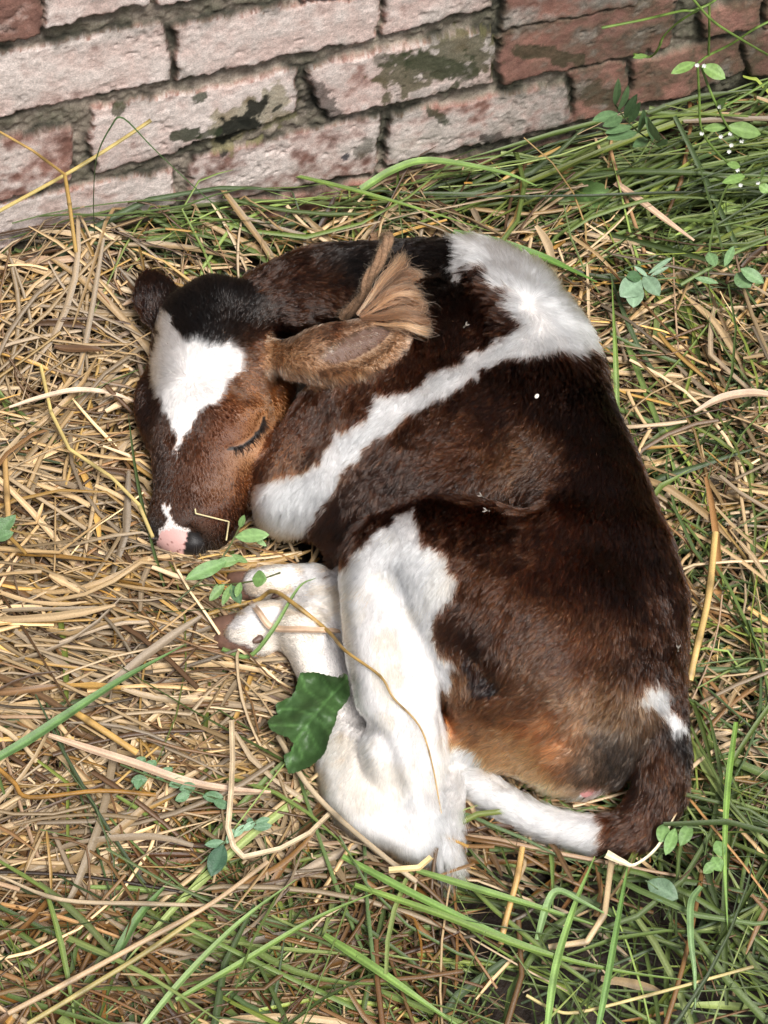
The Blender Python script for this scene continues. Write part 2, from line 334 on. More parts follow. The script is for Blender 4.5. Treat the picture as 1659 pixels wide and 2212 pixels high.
def coat_colour(px, py, part, nz):
    """coat pattern; px, py are warped a little so that the edges of the patches are ragged"""
    n = len(px); wx = (vnoise(np.column_stack([px, py])/14, 3)-.5)*16; wy = (vnoise(np.column_stack([px, py])/14, 9)-.5)*16
    x = px+wx; y = py+wy; out = np.zeros((n, 3)); white = np.zeros(n, bool)
    for name, pts in COLPTS.items():
        m = np.nonzero(part == name)[0]
        if not len(m): continue
        a = np.array([p[:2] for p in pts], float); c = np.log(np.array([p[2] for p in pts]))
        d2 = (x[m, None]-a[None, :, 0])**2+(y[m, None]-a[None, :, 1])**2
        wgt = 1/(d2+900)**1.6; out[m] = np.exp((wgt[..., None]*c[None]).sum(1)/wgt.sum(1)[:, None])
    tr = part == 'trunk'; hd = part == 'head'; tl = part == 'tail'; lg = part == 'leg'
    white |= tr & (inside(STRIPE, x, y) | inside(LEGW, x, y) | inside(TAILSPOT, x, y))
    white |= lg & inside(LEGW, x, y)
    white |= lg & (y > 1260) & (x < 930)
    white |= tl & ((x < 1312+(y-1800)*.1) | inside(TAILSPOT, x, y))
    white |= hd & (inside(BLAZE, x, y) | inside(NOSEW, x, y))
    lt = lg & ~white
    if lt.any():
        m = np.nonzero(lt)[0]; out[m] = np.array(BR)[None]
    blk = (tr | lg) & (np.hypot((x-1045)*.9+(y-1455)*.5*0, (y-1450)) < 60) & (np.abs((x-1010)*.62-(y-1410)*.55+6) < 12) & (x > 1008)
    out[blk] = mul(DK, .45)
    out[white] = WHITE
    fr = tr & inside([(1095, 1662), (1150, 1676), (1203, 1690), (1240, 1688), (1300, 1700), (1325, 1680), (1310, 1750), (1220, 1755), (1150, 1720)], x, y); white |= fr
    out[white & hd] = WHITE*.90
    cr = white & (fbm(np.column_stack([px, py])/60, 3, 21) > .57) & (lg | tr) & (py > 1150)
    out[cr] = CREAM
    st_ = white & (lg | tr) & (((px < 800) & (py > 1170) & (py < 1330)) | ((px < 745) & (py > 1580) & (py < 1720)) | ((px > 560) & (px < 660) & (py > 1230) & (py < 1300))) & (fbm(np.column_stack([px, py])/26, 3, 22) > .58)
    out[st_] = np.array((.57, .50, .41))
    return out, white
# which part of the animal each vertex belongs to
def part_of(V):
    best = np.full(len(V), 1e9); lab = np.full(len(V), 'trunk', dtype='<U8')
    for nm, pts in FB.parts:
        d = np.full(len(V), 1e9); bb = (pts[:, 3]).max()+.02
        m = np.nonzero(((V > pts[:, :3].min(0)-bb) & (V < pts[:, :3].max(0)+bb)).all(1))[0]
        if not len(m): continue
        q = V[m]; dd = np.full(len(m), 1e9)
        for p in pts: dd = np.minimum(dd, np.sqrt(((q-p[:3])**2).sum(1))-p[3])
        if nm in ('ear', 'far_ear'): dd = dd-.004
        u = dd < best[m]; best[m[u]] = dd[u]; lab[m[u]] = nm
    return lab
PART = part_of(V)
def vnormals(V, Q):
    n = np.cross(V[Q[:, 2]]-V[Q[:, 0]], V[Q[:, 3]]-V[Q[:, 1]]); N = np.zeros_like(V)
    for k in range(4):
        for ax in range(3): N[:, ax] += np.bincount(Q[:, k], n[:, ax], len(V))
    return N/np.maximum(np.linalg.norm(N, axis=1), 1e-12)[:, None], np.linalg.norm(n, axis=1)*.5
VN, QA = vnormals(V, Q)
vx, vy = pix(V)
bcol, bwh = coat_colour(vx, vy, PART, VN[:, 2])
skin = bcol.copy(); skin[bwh] = skin[bwh]*np.array((.95, .89, .86))
head_v = PART == 'head'
pk = head_v & inside(PINK, vx, vy); sp = vnoise(V*420, 5) > .90
skin[pk] = (.60, .36, .33); skin[pk & sp] = (.20, .07, .06)
mz = head_v & inside(MUZZLE, vx, vy) & ~pk; skin[mz] = (.012, .010, .010)
lid = head_v & (poly_sd([(490, 971), (520, 963), (545, 947), (561, 926), (569, 901), (572, 903), (564, 930), (548, 952), (521, 968)], vx, vy) < 2.2); skin[lid] = K_
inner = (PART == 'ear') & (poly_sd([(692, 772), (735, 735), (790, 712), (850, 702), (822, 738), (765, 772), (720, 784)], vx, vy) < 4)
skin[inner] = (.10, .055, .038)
teat = (PART == 'trunk') & (poly_sd([(1255, 1712), (1285, 1698), (1290, 1708), (1265, 1722)], vx, vy) < 4); skin[teat] = (.60, .27, .25)
calf = empty('calf', (0.05, -.05, 0))
def keep(o, parent):
    """parent without moving: mesh data is in world space"""
    o.parent = parent; o.location = -Vector(parent.matrix_basis.translation) if parent.parent is None else (0, 0, 0); return o
tag(calf, 'sleeping brown and white calf curled up on straw with its eyes closed', 'calf')
M_skin = material('calf skin', .5, attr='col', spec=.35, bump=.25, bscale=900)
body = keep(mesh_obj('body', V, Q, M_skin, cols=skin), calf)
# ------------------------------------------------------------------ hair
def hair_mat(name, rough=.35, radial=.45, coat=.0, ior=1.5):
    m = bpy.data.materials.new(name); m.use_nodes = True; t = m.node_tree; t.nodes.remove(t.nodes['Principled BSDF'])
    h = t.nodes.new('ShaderNodeBsdfHairPrincipled'); h.parametrization = 'COLOR'
    try: h.model = 'CHIANG'
    except Exception: pass
    a = t.nodes.new('ShaderNodeAttribute'); a.attribute_name = 'col'; t.links.new(a.outputs['Color'], h.inputs['Color'])
    h.inputs['Roughness'].default_value = rough; h.inputs['Radial Roughness'].default_value = radial; h.inputs['IOR'].default_value = ior
    h.inputs['Coat'].default_value = coat; h.inputs['Random Roughness'].default_value = .2
    t.links.new(h.outputs[0], t.nodes['Material Output'].inputs[0]); return m
def hair_obj(name, pts, rad, cols, mat, parent):
    """pts (n, k, 3), rad (n, k), cols (n, 3)"""
    n, k = pts.shape[:2]; hc = bpy.data.hair_curves.new(name); hc.add_curves([k]*n)
    hc.attributes['position'].data.foreach_set('vector', pts.astype(np.float32).ravel())
    ra = hc.attributes.get('radius') or hc.attributes.new('radius', 'FLOAT', 'POINT'); ra.data.foreach_set('value', rad.astype(np.float32).ravel())
    ca = hc.attributes.new('col', 'FLOAT_COLOR', 'CURVE'); c = np.ones((n, 4), np.float32); c[:, :3] = cols; ca.data.foreach_set('color', c.ravel())
    hc.materials.append(mat); o = bpy.data.objects.new(name, hc); COL.objects.link(o)
    if parent: keep(o, parent)
    return o
FLOW = [(470, 690, -.3, -.8, 'h'), (400, 670, -.6, -.7, 'h'), (540, 680, .4, -.8, 'h'), (430, 780, .1, -1, 'h'), (360, 780, -.8, -.5, 'h'), (500, 790, .9, -.15, 'h'), (460, 850, .8, .4, 'h'), (390, 860, -.3, .9, 'h'), (395, 930, -.1, 1, 'h'),
  (400, 1030, -.05, 1, 'h'), (340, 1000, -.3, 1, 'h'), (480, 1000, .4, .9, 'h'), (550, 960, .5, .8, 'h'), (590, 850, .5, .7, 'h'), (460, 1110, .3, .9, 'h'), (540, 850, .6, .5, 'h'), (560, 760, .9, .2, 'h'), (360, 1130, 0, 1, 'h'), (310, 870, -.6, .6, 'h'),
  (640, 800, .6, .7, 'e'), (700, 820, .5, .8, 'e'), (760, 790, .7, .7, 'e'), (680, 740, .8, -.3, 'e'), (760, 700, 1, .0, 'e'), (830, 715, 1, .2, 'e'), (740, 750, .5, .6, 'e'), (330, 640, -.2, -1, 'e'), (355, 690, -.4, -.8, 'e'),
  (600, 640, .9, -.45, 't'), (700, 590, 1, -.25, 't'), (700, 650, .9, .1, 't'), (800, 560, 1, -.05, 't'), (800, 640, .8, .5, 't'), (920, 560, 1, .15, 't'), (900, 650, .5, .85, 't'), (980, 600, -.2, 1, 't'),
  (850, 760, -.2, 1, 't'), (700, 900, -.45, .9, 't'), (650, 1000, -.5, .85, 't'), (980, 700, -.2, 1, 't'), (1060, 680, -.3, .9, 't'), (1020, 560, -.75, .6, 't'), (1040, 530, -.3, -.9, 't'), (1110, 600, .1, -1, 't'), (1170, 620, .7, -.8, 't'),
  (1200, 670, .9, -.3, 't'), (1145, 664, .9, .1, 't'), (1128, 674, -.9, .3, 't'), (1118, 660, -.9, .2, 't'), (1130, 690, -.7, .7, 't'), (1120, 640, -.3, -.9, 't'), (1230, 720, .6, .8, 't'), (1160, 740, .0, 1, 't'), (1110, 690, -.8, .1, 't'), (1090, 640, -.8, -.5, 't'), (1050, 760, -.5, .85, 't'), (950, 820, -.55, .85, 't'), (800, 930, -.6, .8, 't'), (700, 1050, -.6, .85, 't'), (600, 1090, -.45, .9, 't'), (560, 1070, -.7, .7, 't'),
  (1200, 850, -.3, 1, 't'), (1050, 900, -.75, .7, 't'), (950, 980, -.8, .55, 't'), (1120, 970, -.8, .5, 't'), (1180, 1020, -.75, .65, 't'), (860, 1070, -.75, .7, 't'), (760, 1140, -.5, .9, 't'), (1310, 950, -.05, 1, 't'), (1390, 1080, .1, 1, 't'), (1270, 1080, -.45, .9, 't'),
  (1000, 1120, -.6, .75, 't'), (1150, 1180, -.55, .85, 't'), (1280, 1250, -.4, .9, 't'), (1420, 1250, .05, 1, 't'), (1430, 1400, -.1, 1, 't'), (1100, 1350, -.65, .75, 't'), (1000, 1350, -.6, .7, 't'), (1250, 1420, -.8, .55, 't'), (1120, 1500, -.92, .38, 't'), (1270, 1530, -.85, .5, 't'),
  (1050, 1580, -.85, .5, 't'), (1180, 1630, -.8, .6, 't'), (1310, 1600, -.4, .8, 't'), (900, 1150, -.4, .9, 't'), (960, 1210, -.5, .8, 't'), (1420, 1500, .4, .8, 't'),
  (800, 1250, -.3, .95, 'l'), (900, 1250, -.3, .9, 'l'), (850, 1400, .0, 1, 'l'), (960, 1420, .5, .75, 'l'), (860, 1520, .1, 1, 'l'), (780, 1620, -.6, .75, 'l'), (860, 1620, -.3, .9, 'l'), (920, 1650, .05, 1, 'l'), (820, 1740, .3, .85, 'l'), (890, 1800, .1, 1, 'l'), (720, 1680, -.3, .9, 'l'),
  (700, 1450, -.2, -1, 'l'), (660, 1350, -.8, -.4, 'l'), (560, 1360, -1, .1, 'l'), (650, 1260, -1, .05, 'l'), (560, 1260, -1, .1, 'l'),
  (1440, 1530, .15, 1, 'w'), (1440, 1640, 0, 1, 'w'), (1420, 1740, -.35, .95, 'w'), (1350, 1800, -.9, .5, 'w'), (1240, 1800, -1, .05, 'w'), (1120, 1755, -.85, -.3, 'w'), (1030, 1690, -.8, -.35, 'w'), (985, 1660, -.3, .8, 'w'), (968, 1750, .0, 1, 'w'), (966, 1840, .15, 1, 'w')]
GRP = {'trunk': 't', 'head': 'h', 'ear': 'e', 'far_ear': 'e', 'leg': 'l', 'tail': 'w'}
def flow(px, py, part):
    g = np.array([GRP[p] for p in np.unique(part)]); out = np.zeros((len(px), 2))
    for nm in np.unique(part):
        m = part == nm; grp = GRP[nm]; sel = [f for f in FLOW if f[4] == grp or (grp in 'tl' and f[4] in 'tl')]
        a = np.array([f[:2] for f in sel], float); d = np.array([f[2:4] for f in sel], float); d /= np.linalg.norm(d, axis=1)[:, None]
        d2 = (px[m, None]-a[None, :, 0])**2+(py[m, None]-a[None, :, 1])**2; wg = 1/(d2+400)**1.5
        out[m] = (wg[..., None]*d[None]).sum(1)/wg.sum(1)[:, None]
    return out/np.maximum(np.linalg.norm(out, axis=1), 1e-6)[:, None]
LENGTHS = [(470, 680, 15), (400, 680, 14), (430, 800, 11), (400, 950, 7), (420, 1080, 4.5), (560, 960, 3.5), (530, 955, 2.5), (500, 965, 3), (572, 905, 3), (540, 920, 3), (380, 1160, 2.5), (440, 1140, 3), (480, 1120, 4), (520, 850, 6), (590, 800, 10), (700, 610, 10), (800, 600, 10), (950, 580, 12), (1060, 560, 22), (1150, 660, 20), (1230, 720, 20), (1000, 700, 10), (750, 880, 11),
  (620, 1080, 22), (800, 930, 14), (950, 820, 14), (1050, 900, 11), (1000, 1000, 13), (1150, 1000, 13), (1300, 950, 9), (1100, 1090, 14), (1200, 1200, 10), (1300, 1350, 10), (1050, 1400, 14), (1150, 1550, 11), (1280, 1650, 7), (850, 1200, 13), (960, 1300, 14), (760, 1250, 14),
  (850, 1400, 11), (850, 1550, 9), (800, 1650, 10), (860, 1780, 8), (700, 1450, 4.5), (620, 1350, 4.5), (620, 1260, 4.5), (1440, 1560, 14), (1430, 1700, 15), (1300, 1800, 15), (1150, 1760, 15), (1000, 1680, 16), (965, 1800, 20), (975, 1860, 34), (1400, 1480, 16), (1440, 1250, 9)]
def grow(N, seed):
    r = np.random.default_rng(seed)
    fn = np.cross(V[Q[:, 2]]-V[Q[:, 0]], V[Q[:, 3]]-V[Q[:, 1]]); fn /= np.maximum(np.linalg.norm(fn, axis=1), 1e-12)[:, None]
    fc = V[Q].mean(1); tocam = CAM-fc; tocam /= np.linalg.norm(tocam, axis=1)[:, None]; fac = (fn*tocam).sum(1)
    wgt = QA*np.clip(.35+fac, 0, .9)*(fc[:, 2] > .004)
    f = r.choice(len(Q), N, p=wgt/wgt.sum()); u = r.random(N)[:, None]; v = r.random(N)[:, None]; q = Q[f]
    def bl(A): return (A[q[:, 0]]*(1-u)+A[q[:, 1]]*u)*(1-v)+(A[q[:, 3]]*(1-u)+A[q[:, 2]]*u)*v
    p = bl(V); n = bl(VN); n /= np.linalg.norm(n, axis=1)[:, None]; part = PART[q[:, 0]]
    x, y = pix(p); col, wh = coat_colour(x, y, part, n[:, 2])
    bare = (part == 'head') & (inside(PINK, x, y) | inside(MUZZLE, x, y) | (poly_sd([(490, 971), (520, 963), (545, 947), (561, 926), (569, 901), (572, 903), (564, 930), (548, 952), (521, 968)], x, y) < 2.6))
    bare |= (part == 'trunk') & (poly_sd([(1255, 1712), (1285, 1698), (1290, 1708), (1265, 1722)], x, y) < 2)
    bare |= (part == 'ear') & (poly_sd([(692, 772), (735, 735), (790, 712), (850, 702), (822, 738), (765, 772), (720, 784)], x, y) < 1) & (r.random(N) < .82)
    k = ~bare; p, n, part, x, y, col, wh = p[k], n[k], part[k], x[k], y[k], col[k], wh[k]; N = len(p)
    d = flow(x, y, part)
    sh = np.where((part == 'head') | (part == 'leg'), .55, 1); ang = (fbm(p*45, 2, seed+1)-.5)*1.0*sh+(vnoise(p*160, seed+2)-.5)*.6*sh+r.normal(0, .10, N)
    ca, sa = np.cos(ang), np.sin(ang); dx = d[:, 0]*ca-d[:, 1]*sa; dy = d[:, 0]*sa+d[:, 1]*ca
    t = dx[:, None]*C_R-dy[:, None]*C_U; fnn = (n*C_F).sum(1); tn = (t*n).sum(1)
    a = np.where(np.abs(fnn) > .35, -tn/np.where(np.abs(fnn) > .35, fnn, 1), 0); t = t+a[:, None]*C_F
    t = t-(t*n).sum(1)[:, None]*n; t /= np.maximum(np.linalg.norm(t, axis=1), 1e-6)[:, None]
    L = np.zeros(N); la = np.array(LENGTHS, float)
    for s in range(0, N, 60000):
        e = slice(s, s+60000); wg = 1/((x[e, None]-la[None, :, 0])**2+(y[e, None]-la[None, :, 1])**2+300)**1.5
        L[e] = (wg*la[None, :, 2]).sum(1)/wg.sum(1)
    earm = (part == 'ear'); L[earm] = np.where(poly_sd([(692, 772), (735, 735), (790, 712), (850, 702), (822, 738), (765, 772), (720, 784)], x[earm], y[earm]) < 3, 6, np.where(y[earm] > 790, 12, 7)); L[part == 'far_ear'] = 9
    L = L*.001*r.uniform(.7, 1.25, N)*np.where((part == 'trunk'), 1.2, 1)
    lift0 = np.radians(r.normal(17, 5, N)+20*sstep(14, 22, L*1000)+10*vnoise(p*120, seed+7)); lift1 = lift0*.25
    side = np.cross(n, t); bend = r.normal(0, .10, N)
    pts = np.zeros((N, 4, 3)); pts[:, 0] = p-n*.0006
    for j in range(1, 4):
        th = lift0+(lift1-lift0)*(j-1)/2; st = L/3
        pts[:, j] = pts[:, j-1]+st[:, None]*(np.cos(th)[:, None]*t+np.sin(th)[:, None]*n+(bend*(j-1))[:, None]*side)
    # locks: every hair leans towards the tip of the nearest guide hair of its own part
    ng = int(N*.13); gi = r.permutation(N)[:ng]; kd = KDTree(ng)
    for a_, g_ in enumerate(gi): kd.insert(p[g_]+t[g_]*.004, a_)
    kd.balance(); near = np.array([kd.find(q_)[1] for q_ in (p+t*.004)]); gd = gi[near]
    ok = (np.linalg.norm(p[gd]-p, axis=1) < .010) & (part[gd] == part); pull = np.where(ok, np.clip(r.uniform(.35, .8, N)+.25*sstep(.014, .02, L), 0, .92)*np.where(part == 'leg', .6, 1), 0)
    tip = pts[gd, 3]-p[gd]; off = p[gd]-p
    for j in range(1, 4):
        s_ = j/3; pts[:, j] = pts[:, j]+(pull*s_**1.3)[:, None]*((pts[gd, j]-pts[:, j]))
    lock = r.normal(0, 1, N)[gd]; tuft = fbm(p*70, 2, seed+4)-.5; sm = np.where(part == 'head', .55, np.where(part == 'ear', 1.5, 1)); pb = np.where(part == 'head', 1.0, np.where(part == 'ear', 1.75, 1)); br = np.exp(r.normal(0, .11, N)+lock*.36*sm+tuft*.7*sm)
    col = col*np.where(wh, np.exp(r.normal(0, .05, N)+lock*.15+tuft*.22), br*pb*.38)[:, None]*1.0
    warm = (r.random(N) < .16) & (lock > -.3); dk = ~wh & warm; col[dk] = col[dk]*np.array((2.1, 1.65, 1.3))
    col = np.clip(col, .0015, .90)
    rad = np.array([1.0, .95, .75, .2])[None]*np.where(wh, .00023, .00023)[:, None]*np.where(part == 'leg', .85, 1)[:, None]
    return pts, rad, col
M_hair = hair_mat('coat hair', .16, .30, .0, 1.38)
NH = int(os.environ.get('NH', '520000'))
hp, hr, hc_ = grow(NH, 11)
coat = hair_obj('coat', hp, hr, hc_, M_hair, calf); del hp, hr
# eyelashes and whiskers
def fringe(path, n, length, dirpx, colr, rad, seed, lift=.3, jit=.3):
    r = np.random.default_rng(seed); c = catmull(path, 12); pts = np.zeros((n, 4, 3))
    for i in range(n):
        a = c[r.integers(len(c))]; b = drape(a[0]+r.normal(0, .7), a[1]+r.normal(0, .7), .0)
        d = np.array([dirpx[0]+r.normal(0, jit), dirpx[1]+r.normal(0, jit)]); w_ = d[0]*C_R-d[1]*C_U-C_F*lift; w_ /= np.linalg.norm(w_)
        L = length*r.uniform(.6, 1.15); cv = -C_F*r.uniform(.0, .25)
        for j in range(4): pts[i, j] = b+w_*L*j/3-cv*L*(j/3)**2
    return pts, np.tile(np.array([1, .9, .6, .25])*rad, (n, 1)), np.tile(np.array(colr), (n, 1))
a = fringe([(505, 967), (525, 961), (548, 945), (563, 924), (570, 905)], 170, .011, (.35, .75), (.01, .008, .007), .0003, 4)
hair_obj('eyelashes', *a, M_hair, calf)
a = fringe([(320, 1120), (330, 1150), (345, 1165)], 26, .022, (-.9, .15), (.25, .2, .17), .00013, 5, .5, .4)
b = fringe([(420, 1180), (455, 1170), (480, 1150)], 22, .018, (.3, .9), (.05, .04, .035), .00013, 6, .4, .4)
hair_obj('whiskers', np.vstack([a[0], b[0]]), np.vstack([a[1], b[1]]), np.vstack([a[2], b[2]]), M_hair, calf)
# hooves: two claws each
M_hoof = material('hoof horn', .45, attr='col', bump=.3, bscale=500)
def hoof(pairs, lab=None):
    lo = [1e9]*3; hi = [-1e9]*3; cs = []
    for ch in pairs:
        c = catmull(ch, 6); w_ = P(c[:, 0], c[:, 1], c[:, 2]); r = c[:, 3]/scale_at(w_); pts = np.column_stack([w_, r]); cs.append(pts)
        lo = np.minimum(lo, (w_-r[:, None]).min(0)-.006); hi = np.maximum(hi, (w_+r[:, None]).max(0)+.006)
    f = Field(lo, hi, .0011)
    for i, pts in enumerate(cs): f.add(pts, .0015, zs=.95, world=True, n=2)
    v, q = f.mesh(2); t_ = vnoise(v*160, 3); c = np.array((.15, .080, .056))*(.55+.8*t_[:, None])
    o = keep(mesh_obj('hoof', v, q, M_hoof, cols=c), calf)
    if lab: o['label'] = lab
    return o
hoof([[(535, 1350, .046, 27), (502, 1351, .041, 25), (472, 1351, .035, 18), (457, 1351, .031, 10)], [(535, 1386, .042, 27), (503, 1388, .037, 25), (476, 1386, .031, 18), (462, 1385, .027, 10)]], 'pale reddish brown hoof of the lower foot')
hoof([[(556, 1254, .044, 22), (528, 1254, .040, 21), (506, 1250, .034, 15), (495, 1248, .030, 8)], [(556, 1276, .040, 20), (532, 1278, .036, 19), (510, 1277, .030, 14)]], 'reddish hoof of the upper foot, half under leaves')
M_dew = material('dewclaw horn', .5, (.10, .055, .04), bump=.3, bscale=700)
for dx_, dy_, dr_ in ((560, 1380, 9), (600, 1284, 7)):
    q_ = drape(dx_, dy_, .0); f = Field(q_-.012, q_+.012, .0008); f.add([(*q_, dr_/2120), (*(q_+np.array([-.004, -.003, .001])), dr_*.6/2120)], .001, world=True, n=2); v, q2 = f.mesh(1); keep(mesh_obj('dewclaw', v, q2, M_dew), calf)
# ------------------------------------------------------------------ brick wall
YAW = math.radians(18); WU = np.array([math.cos(YAW), math.sin(YAW), 0]); WN = np.array([math.sin(YAW), -math.cos(YAW), 0]); WZ = np.array([0, 0, 1.0])
W0 = P(829.5, 450, 0.0)
def wall_uv(px, py, off=0.0):
    """where a point of the photograph meets the plane of the wall face (moved out by off)"""
    px = np.asarray(px, float); py = np.asarray(py, float)
    d = C_F+np.multiply.outer((px-829.5)/FOC, C_R)+np.multiply.outer((1106-py)/FOC, C_U)
    o = W0+WN*off; t = ((o-CAM)@WN)/(d@WN); p = CAM+d*t[..., None]
    return p
def to_uv(p): q = p-W0; return np.stack([q@WU, q@WZ], -1)
BRICKS = [  # TL, TR, BR, BL corners and how much of the whitewash is left
 ([(-150, 12), (82, -42), (85, 76), (-150, 110)], .0), ([(102, -46), (322, -96), (320, 2), (100, 54)], .85), ([(340, -60), (640, -120), (640, -52), (345, 10)], .7), ([(655, -62), (820, -96), (820, -30), (660, 4)], .6),
 ([(-170, 152), (352, 55), (367, 172), (-170, 288)], .9), ([(383, 56), (812, -8), (806, 80), (386, 168)], 1.0), ([(830, -72), (1066, -118), (1062, 12), (833, 72)], .85),
 ([(205, 244), (636, 158), (641, 246), (206, 376)], .95), ([(667, 148), (1062, 64), (1058, 171), (706, 250)], .8), ([(1084, 74), (1455, -8), (1442, 97), (1090, 178)], .12),
 ([(1515, 26), (1642, -6), (1640, 48), (1524, 76)], .1), ([(1090, -60), (1380, -120), (1372, 2), (1092, 62)], .3), ([(1395, -118), (1700, -180), (1700, -60), (1400, -10)], .12), ([(1660, -8), (1960, -75), (1960, 0), (1660, 55)], .1),
 ([(-150, 334), (148, 280), (150, 386), (-150, 468)], .4), ([(428, 344), (816, 258), (810, 372), (402, 452)], .55), ([(850, 250), (1216, 188), (1226, 266), (838, 353)], .6),
 ([(1247, 154), (1345, 132), (1350, 234), (1238, 262)], .22), ([(1364, 138), (1490, 108), (1490, 204), (1370, 226)], .08), ([(1496, 106), (1598, 84), (1600, 156), (1495, 200)], .06), ([(1613, 78), (1800, 40), (1800, 130), (1615, 164)], .06),
 ([(-170, 474), (370, 374), (372, 442), (-170, 580)], .8), ([(400, 470), (800, 392), (800, 480), (400, 560)], .3), ([(1100, 330), (1420, 262), (1430, 340), (1100, 410)], .12), ([(830, 372), (1080, 330), (1080, 420), (830, 470)], .2), ([(1450, 256), (1800, 180), (1800, 260), (1450, 340)], .1),
 ([(-420, 80), (-180, 30), (-180, 120), (-420, 180)], .3), ([(-500, 230), (-200, 170), (-200, 290), (-500, 360)], .8), ([(-420, 410), (-180, 350), (-180, 470), (-420, 540)], .5), ([(1818, 38), (2150, -40), (2150, 60), (1818, 128)], .1), ([(1810, 180), (2150, 100), (2150, 200), (1810, 265)], .1)]
HSTEP = .0019
gu = np.arange(-.72, .78, HSTEP); gv = np.arange(-.06, .56, HSTEP); UU, VV = np.meshgrid(gu, gv, indexing='ij')
flat = np.stack([UU.ravel(), VV.ravel()], 1)
wu = flat[:, 0]+(fbm(flat*55, 3, 31)-.5)*.014+(fbm(flat*220, 2, 33)-.5)*.004; wv = flat[:, 1]+(fbm(flat*55, 3, 32)-.5)*.014+(fbm(flat*220, 2, 34)-.5)*.004
dmin = np.full(len(flat), 1e9); bid = np.zeros(len(flat), int)
polys = []
vmax_brick = max(to_uv(wall_uv(*np.array(b[0]).T))[:, 1].max() for b in BRICKS)
for i, (qd, wht) in enumerate(BRICKS):
    pl = to_uv(wall_uv(*np.array(qd, float).T)); polys.append((pl, wht))
# courses above and beside the frame, laid on the same bond
for r_ in range(3):
    for c_ in range(-4, 4):
        x0 = c_*.262+(r_ % 2)*.13+rng.normal(0, .006); z0 = .40+r_*.098
        polys.append((np.array([(x0, z0+.078), (x0+.24, z0+.078), (x0+.24, z0), (x0, z0)]), rng.uniform(0, .9)))
for i, (pl, wht) in enumerate(polys):
    bb = (flat[:, 0] > pl[:, 0].min()-.03) & (flat[:, 0] < pl[:, 0].max()+.03) & (flat[:, 1] > pl[:, 1].min()-.03) & (flat[:, 1] < pl[:, 1].max()+.03)
    m = np.nonzero(bb)[0]
    if not len(m): continue
    d = poly_sd(pl, wu[m], wv[m]); u = d < dmin[m]
    if i >= len(BRICKS): u &= (dmin[m] > .012)
    dmin[m[u]] = d[u]; bid[m[u]] = i
dmin -= .0035                                                      # corners of the quads rounded by the offset above
n1 = fbm(flat*90, 5, 41); n2 = fbm(flat*420, 3, 42); n3 = fbm(flat*18, 3, 43); n4 = fbm(flat*35, 4, 44); n5 = fbm(flat*150, 3, 45)
br_h = np.array([rng.uniform(-.001, .004) for _ in polys]); br_t = np.array([rng.normal(0, .02) for _ in polys])
mort = -.0065+.006*(n1-.5)+.006*(fbm(flat*160, 3, 46)-.45)+.004*(n3-.5)
brick = br_h[bid]+.0016*(n1-.5)+.0012*(n2-.5)+.004*(n3-.5)+.0009*(n5-.5)-.002*sstep(.60, .75, n5)*sstep(.5, .7, n4)
prof = sstep(.0012, -.0026, dmin+.004*(n5-.5))
hgt = mort*(1-prof)+brick*prof
pos = W0+np.outer(flat[:, 0], WU)+np.outer(flat[:, 1], WZ)+np.outer(hgt, WN)
wx, wy = pix(pos)
whi = np.array([p[1] for p in polys])[bid]
red = np.array((.27, .128, .095)); pinkw = np.array((.55, .425, .38)); white = np.array((.65, .565, .52)); mortc = np.array((.235, .195, .155)); moss = np.array((.030, .040, .018)); blackc = np.array((.013, .014, .010))
cov = .04+.96*sstep(-.30, .32, whi-.46+(n4-.5)*1.1+(n1-.5)*.7+(n5-.5)*.35)*sstep(0, -.004, dmin+.003*(n2-.5)*2)
thin = sstep(.30, .62, n3*.6+n1*.4)[:, None]
rb = np.array([rng.uniform(.7, 1.25) for _ in polys])[bid]
wash = pinkw*(1-thin)+white*thin
bc = (red*rb[:, None])*(.30+1.35*n1[:, None])*(.75+.5*n5[:, None]); bc = bc*(1-cov[:, None])+wash*cov[:, None]*(.74+.50*n2[:, None])
mc = mortc*(.5+.95*n1[:, None])*(.6+.8*n5[:, None]); pale = sstep(.60, .74, n2)[:, None]; mc = mc*(1-.5*pale)+np.array((.36, .31, .26))*.5*pale
wc = mc*(1-prof[:, None])+bc*prof[:, None]
grime = sstep(.40, .66, n5*.4+n1*.35+n3*.25)[:, None]*np.clip(.25+.75*np.clip((wx-800)/500, 0, 1), 0, 1)[:, None]*.5; wc = wc*(1-grime)+np.array((.095, .078, .062))*grime
# algae and moss in the joints and, to the right, over the bricks
rightness = np.clip((wx-700)/900, 0, 1); low = np.clip((wy-150)/300, 0, 1)
joint = sstep(-.012, .002, dmin); al = sstep(.42, .70, n4*.55+n1*.3+n5*.15+.10*joint+.19*rightness-.07)*np.clip(.25+.75*joint+.95*rightness, 0, 1)
wc = wc*(1-.62*al[:, None])+(moss*(.5+1.0*n2[:, None]))*.62*al[:, None]
edge = sstep(.009, -.001, np.abs(dmin-.0015))*sstep(.40, .62, n4+.12*rightness); wc = wc*(1-.5*edge[:, None])+blackc*.5*edge[:, None]
def blob(x0, y0, x1, y1, r, c, amt, th=.5, halo=None):
    """a grown stain along a line, with a ragged outline"""
    e = np.array([x1-x0, y1-y0], float); t = np.clip(((wx-x0)*e[0]+(wy-y0)*e[1])/(e@e+1e-9), 0, 1); d = np.hypot(wx-x0-t*e[0], wy-y0-t*e[1])/r
    a = sstep(.18, -.12, d-1+(n1-.5)*2.2+(n5-.5)*1.2)*amt
    wc[:] = wc*(1-a[:, None])+np.array(c)*a[:, None]
